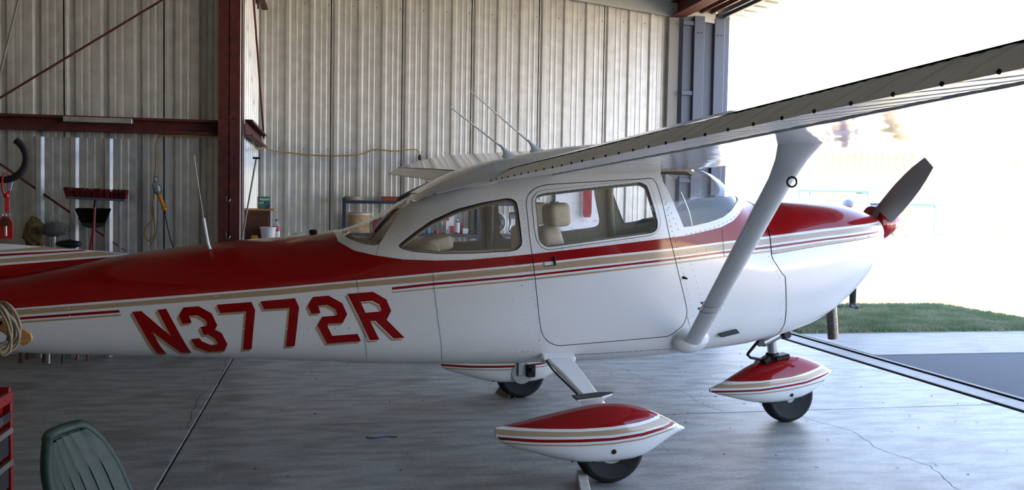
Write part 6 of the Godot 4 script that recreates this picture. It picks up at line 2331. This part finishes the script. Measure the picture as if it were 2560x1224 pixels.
func chair() -> void:
	var m := textured(noisy(Color(0.035, 0.16, 0.125), Color(0.075, 0.215, 0.17), 0.03, 81, 256, 4, 1.8), 3.0, 0.6)
	var c := thing("garden_chair", "dark green plastic garden chair at the lower left", "chair", Vector3(-0.385, 0, -2.80), -0.16)
	var n := 7
	for i in n:
		var a := -0.93 + 1.86 * i / n + 0.013; var b := -0.93 + 1.86 * (i + 1) / n - 0.013
		var mb := MB.new()
		var g := []; var g2 := []
		for k in 15:
			var h := 0.03 + 0.90 * k / 14.0
			var gap := 1.0 if h < 0.72 else 0.0
			var aa := lerpf(a - 0.013, a, gap); var bb := lerpf(b + 0.013, b, gap)
			var hm := minf(h, 0.93)
			var row := []; var row2 := []
			for q in 4:
				var v := lerpf(aa, bb, q / 3.0)
				var bulge := 0.004 * sin(PI * q / 3.0)
				row.append(chair_back(hm, v) + Vector3(bulge, 0, 0))
				row2.append(chair_back(hm, v) + Vector3(-0.006, 0, 0))
			g.append(row); g2.append(row2)
		mb.grid(g); mb.grid(g2, true)
		for k in 14:
			mb.quad(g[k][0], g[k + 1][0], g2[k + 1][0], g2[k][0], Vector3(0, 0, -1))
			mb.quad(g[k][3], g[k + 1][3], g2[k + 1][3], g2[k][3], Vector3(0, 0, 1))
		part(c, "back_slat", mb, m)
	var rim_ := MB.new()
	var pts := []
	for k in 12:
		pts.append(chair_back(0.92 * k / 11.0, -0.97) + Vector3(-0.012, 0, 0))
	for k in 9:
		pts.append(chair_back(0.955, -0.9 + 1.8 * k / 8.0) + Vector3(-0.012, 0.004, 0))
	for k in 12:
		pts.append(chair_back(0.92 * (11 - k) / 11.0, 0.97) + Vector3(-0.012, 0, 0))
	rim_.tube(curve(pts, 2), 0.017, 8, -1.0, 0.8)
	part(c, "back_rim", rim_, m)
	var st := MB.new()
	var g3 := []
	for i in 9:
		var row := []
		for j in 9:
			var x := -0.22 + 0.45 * i / 8.0; var z := -0.23 + 0.46 * j / 8.0
			row.append(Vector3(x, 0.405 + 0.02 * (x + 0.22) + 0.03 * pow(z / 0.23, 2.0) - 0.05 * pow(maxf(0.0, (x - 0.16) / 0.07), 2.0), z))
		g3.append(row)
	st.grid(g3, true)
	part(c, "seat", st, m)
	for s in [-1.0, 1.0]:
		for e in [[0.20, 0.25], [-0.24, -0.33]]:
			var l := MB.new(); l.tube(line(Vector3(e[0], 0.42, s * 0.235), Vector3(e[1], 0.0, s * 0.26)), 0.024, 8, 0.017)
			part(c, "leg", l, m)

func floor_things() -> void:
	# chock under the near main wheel: a short white-painted timber
	var a := MB.new()
	a.box(Vector3(1.38, 0.028, -4.74), Vector3(0.055, 0.055, 0.42), Basis(Vector3.UP, -0.22), 0.004)
	one("wheel_chock", "pale timber wheel chock behind the nearest wheel", "chock", a, textured(noisy(Color(0.70, 0.67, 0.62), Color(0.80, 0.78, 0.74), 0.04, 91, 128, 3, 1.6), 4.0, 0.7), "wheel chocks")
	var b := MB.new()
	b.prism(PackedVector2Array([Vector2(-0.035, 0.0), Vector2(0.0, 0.045), Vector2(0.035, 0.0), Vector2(0.028, 0.0), Vector2(0.0, 0.036), Vector2(-0.028, 0.0)]), Transform3D(Basis(Vector3.UP, 0.25), Vector3(1.40, 0.001, -7.33)), 0.24)
	one("angle_chock", "grey steel angle wheel chock behind the far wheel", "chock", b, textured(noisy(Color(0.30, 0.28, 0.22), Color(0.42, 0.40, 0.33), 0.05, 92, 128, 3, 1.6), 4.0, 0.6, 0.3), "wheel chocks")
	# scrap of blue rag
	var r := MB.new()
	r.tube(curve([Vector3(0.27, 0.004, -6.02), Vector3(0.33, 0.006, -5.99), Vector3(0.40, 0.004, -6.02), Vector3(0.47, 0.005, -6.0)], 4), 0.004, 6)
	one("blue_string", "scrap of blue string on the floor behind the near wheel", "string", r, paint(Color(0.22, 0.34, 0.52), 0.8))

# ---------------------------------------------------------------- the person outside, seen under and over the cowling
func capsule(p: Vector3, a: Vector3, b: Vector3, ra: float, rb: float) -> float:
	var ab := b - a
	var t := clampf((p - a).dot(ab) / maxf(ab.length_squared(), 1e-6), 0.0, 1.0)
	return p.distance_to(a + ab * t) - lerpf(ra, rb, t)

func nets(bones: Array, cell: float, k: float) -> MB:
	# surface nets over tapered capsules joined by a smooth minimum; visits only cells near each bone
	var field := {}
	for b in bones:
		var lo := Vector3(minf(b[0].x, b[1].x), minf(b[0].y, b[1].y), minf(b[0].z, b[1].z)) - Vector3.ONE * (maxf(b[2], b[3]) + cell * 2.5)
		var hi := Vector3(maxf(b[0].x, b[1].x), maxf(b[0].y, b[1].y), maxf(b[0].z, b[1].z)) + Vector3.ONE * (maxf(b[2], b[3]) + cell * 2.5)
		for x in range(floori(lo.x / cell), ceili(hi.x / cell) + 1):
			for y in range(floori(lo.y / cell), ceili(hi.y / cell) + 1):
				for z in range(floori(lo.z / cell), ceili(hi.z / cell) + 1):
					var key := Vector3i(x, y, z)
					var d := capsule(Vector3(x, y, z) * cell, b[0], b[1], b[2], b[3])
					if field.has(key):
						var o: float = field[key]
						var h := clampf(0.5 + 0.5 * (o - d) / k, 0.0, 1.0)
						field[key] = lerpf(o, d, h) - k * h * (1.0 - h)
					else:
						field[key] = d
	var verts := {}
	var corners := [Vector3i(0, 0, 0), Vector3i(1, 0, 0), Vector3i(0, 1, 0), Vector3i(1, 1, 0), Vector3i(0, 0, 1), Vector3i(1, 0, 1), Vector3i(0, 1, 1), Vector3i(1, 1, 1)]
	var edges := [[0, 1], [2, 3], [4, 5], [6, 7], [0, 2], [1, 3], [4, 6], [5, 7], [0, 4], [1, 5], [2, 6], [3, 7]]
	for key in field:
		var vals := PackedFloat32Array()
		var neg := 0
		for c in corners:
			var q: Vector3i = key + c
			var f: float = field.get(q, 1.0)
			vals.append(f)
			if f < 0.0:
				neg += 1
		if neg == 0 or neg == 8:
			continue
		var s := Vector3.ZERO
		var cnt := 0
		for e in edges:
			var fa := vals[e[0]]; var fb := vals[e[1]]
			if (fa < 0.0) != (fb < 0.0):
				var t := fa / (fa - fb)
				s += Vector3(key + corners[e[0]]).lerp(Vector3(key + corners[e[1]]), t)
				cnt += 1
		verts[key] = s / cnt * cell
	var mb := MB.new()
	for key in verts:
		for ax in 3:
			var d := Vector3i.ZERO; d[ax] = 1
			var u := Vector3i.ZERO; u[(ax + 1) % 3] = 1
			var w := Vector3i.ZERO; w[(ax + 2) % 3] = 1
			var f0: float = field.get(key, 1.0); var f1: float = field.get(key + d, 1.0)
			if (f0 < 0.0) == (f1 < 0.0):
				continue
			if not (verts.has(key - u) and verts.has(key - w) and verts.has(key - u - w)):
				continue
			var a: Vector3 = verts[key]; var b2: Vector3 = verts[key - u]; var c2: Vector3 = verts[key - u - w]; var e2: Vector3 = verts[key - w]
			var q4 := [a, b2, c2, e2]
			var nn := []
			for p in q4:
				nn.append(grad(field, p, cell))
			mb.quad_n(a, b2, c2, e2, nn[0], nn[1], nn[2], nn[3])
	return mb

func grad(field: Dictionary, p: Vector3, cell: float) -> Vector3:
	var k := Vector3i((p / cell).round())
	var f := func_at(field, k)
	var g := Vector3(func_at(field, k + Vector3i(1, 0, 0)) - func_at(field, k - Vector3i(1, 0, 0)), func_at(field, k + Vector3i(0, 1, 0)) - func_at(field, k - Vector3i(0, 1, 0)), func_at(field, k + Vector3i(0, 0, 1)) - func_at(field, k - Vector3i(0, 0, 1)))
	if g.length() < 1e-6 or f > 5.0:
		return Vector3.UP
	return g.normalized()

func func_at(field: Dictionary, k: Vector3i) -> float:
	return field.get(k, 0.08)

func person() -> void:
	var r := thing("person", "person in black trousers standing on the lawn beyond the nose", "person", Vector3(7.93, -0.002, -12.96), -0.35)
	var body := [
		# legs
		[Vector3(-0.09, 0.90, 0), Vector3(-0.10, 0.50, 0.01), 0.088, 0.060], [Vector3(-0.10, 0.50, 0.01), Vector3(-0.105, 0.09, -0.02), 0.058, 0.048],
		[Vector3(0.09, 0.90, 0), Vector3(0.11, 0.50, 0.02), 0.088, 0.060], [Vector3(0.11, 0.50, 0.02), Vector3(0.12, 0.09, 0.0), 0.058, 0.048],
		# shoes
		[Vector3(-0.105, 0.05, -0.05), Vector3(-0.115, 0.042, 0.13), 0.046, 0.038], [Vector3(0.12, 0.05, -0.03), Vector3(0.15, 0.042, 0.15), 0.046, 0.038],
		# trunk
		[Vector3(-0.06, 0.93, 0), Vector3(0.06, 0.93, 0), 0.115, 0.115], [Vector3(0, 1.0, 0), Vector3(0, 1.28, 0), 0.125, 0.140],
		[Vector3(-0.13, 1.36, 0), Vector3(0.13, 1.36, 0), 0.075, 0.075], [Vector3(0, 1.36, 0), Vector3(0, 1.47, 0.01), 0.060, 0.052],
		# arms
		[Vector3(-0.18, 1.36, 0), Vector3(-0.23, 1.08, 0.0), 0.055, 0.043], [Vector3(-0.23, 1.08, 0), Vector3(-0.22, 0.84, 0.06), 0.042, 0.030],
		[Vector3(0.18, 1.36, 0), Vector3(0.23, 1.08, 0.0), 0.055, 0.043], [Vector3(0.23, 1.08, 0), Vector3(0.22, 0.84, 0.06), 0.042, 0.030]]
	for s in [-1.0, 1.0]:
		body.append([Vector3(s * 0.22, 0.82, 0.065), Vector3(s * 0.215, 0.76, 0.075), 0.030, 0.028])
		for q in 4:
			var o := Vector3(s * 0.212, 0.745, 0.055 + 0.018 * q)
			body.append([o, o + Vector3(-s * 0.008, -0.04 - 0.008 * (1.5 - absf(q - 1.5)), 0.004), 0.0098, 0.009])
			body.append([o + Vector3(-s * 0.008, -0.045, 0.004), o + Vector3(-s * 0.022, -0.075, 0.0), 0.009, 0.008])
		body.append([Vector3(s * 0.208, 0.79, 0.095), Vector3(s * 0.195, 0.75, 0.118), 0.012, 0.010])
	var bm := nets(body, 0.016, 0.03)
	# one continuous figure, its faces sorted by what they wear
	var parts := [MB.new(), MB.new(), MB.new(), MB.new()]
	for i in range(0, bm.v.size(), 3):
		var c := (bm.v[i] + bm.v[i + 1] + bm.v[i + 2]) / 3.0
		var k := 1
		if c.y < 0.085:
			k = 0
		elif c.y < 0.97 and absf(c.x) < 0.19:
			k = 1
		elif c.y < 0.835 or c.y > 1.435:
			k = 3
		else:
			k = 2
		var mb: MB = parts[k]
		for j in 3:
			mb.v.append(bm.v[i + j]); mb.n.append(bm.n[i + j])
	var skin_m := paint(Color(0.62, 0.44, 0.34), 0.6)
	multi(r, "body", [[parts[0], paint(Color(0.05, 0.055, 0.07), 0.5)], [parts[1], paint(Color(0.02, 0.022, 0.026), 0.9)], [parts[2], paint(Color(0.30, 0.34, 0.42), 0.85)], [parts[3], skin_m]])
	var hd := nets([[Vector3(0, 1.60, 0.0), Vector3(0, 1.545, 0.02), 0.082, 0.066], [Vector3(0, 1.50, 0.035), Vector3(0, 1.515, 0.045), 0.040, 0.036], [Vector3(0, 1.575, 0.085), Vector3(0, 1.555, 0.105), 0.010, 0.014], [Vector3(-0.078, 1.575, 0.0), Vector3(-0.080, 1.545, 0.005), 0.014, 0.010], [Vector3(0.078, 1.575, 0.0), Vector3(0.080, 1.545, 0.005), 0.014, 0.010], [Vector3(0, 1.44, 0.0), Vector3(0, 1.52, 0.01), 0.05, 0.05]], 0.008, 0.015)
	var head := part(r, "head", hd, skin_m)
	for s in [-1.0, 1.0]:
		var ey := blob(Vector3(s * 0.030, 1.578, 0.076), Vector3(0.010, 0.007, 0.006), 0.0, 0.0, 10)
		part(head, "eye", ey, M.black)
	var mo := blob(Vector3(0, 1.522, 0.083), Vector3(0.022, 0.006, 0.006), 0.0, 0.0, 10)
	part(head, "mouth", mo, paint(Color(0.50, 0.26, 0.22), 0.6))
	var cap := MB.new()
	var g := []
	for i in 7:
		var ph := PI * 0.5 * i / 6.0
		var row := []
		for j in 21:
			var a := TAU * j / 20.0
			row.append(Vector3(0.091 * cos(a) * cos(ph), 1.612 + 0.085 * sin(ph), 0.004 + 0.097 * sin(a) * cos(ph)))
		g.append(row)
	cap.grid(g, true)
	cap.prism(PackedVector2Array([Vector2(-0.07, 0.06), Vector2(-0.055, 0.14), Vector2(0, 0.165), Vector2(0.055, 0.14), Vector2(0.07, 0.06)]), Transform3D(Basis(Vector3.RIGHT, Vector3(0, -0.12, 1).normalized(), Vector3.DOWN), Vector3(0, 1.622, 0.0)), 0.006)
	part(r, "cap", cap, paint(Color(0.42, 0.46, 0.54), 0.8))
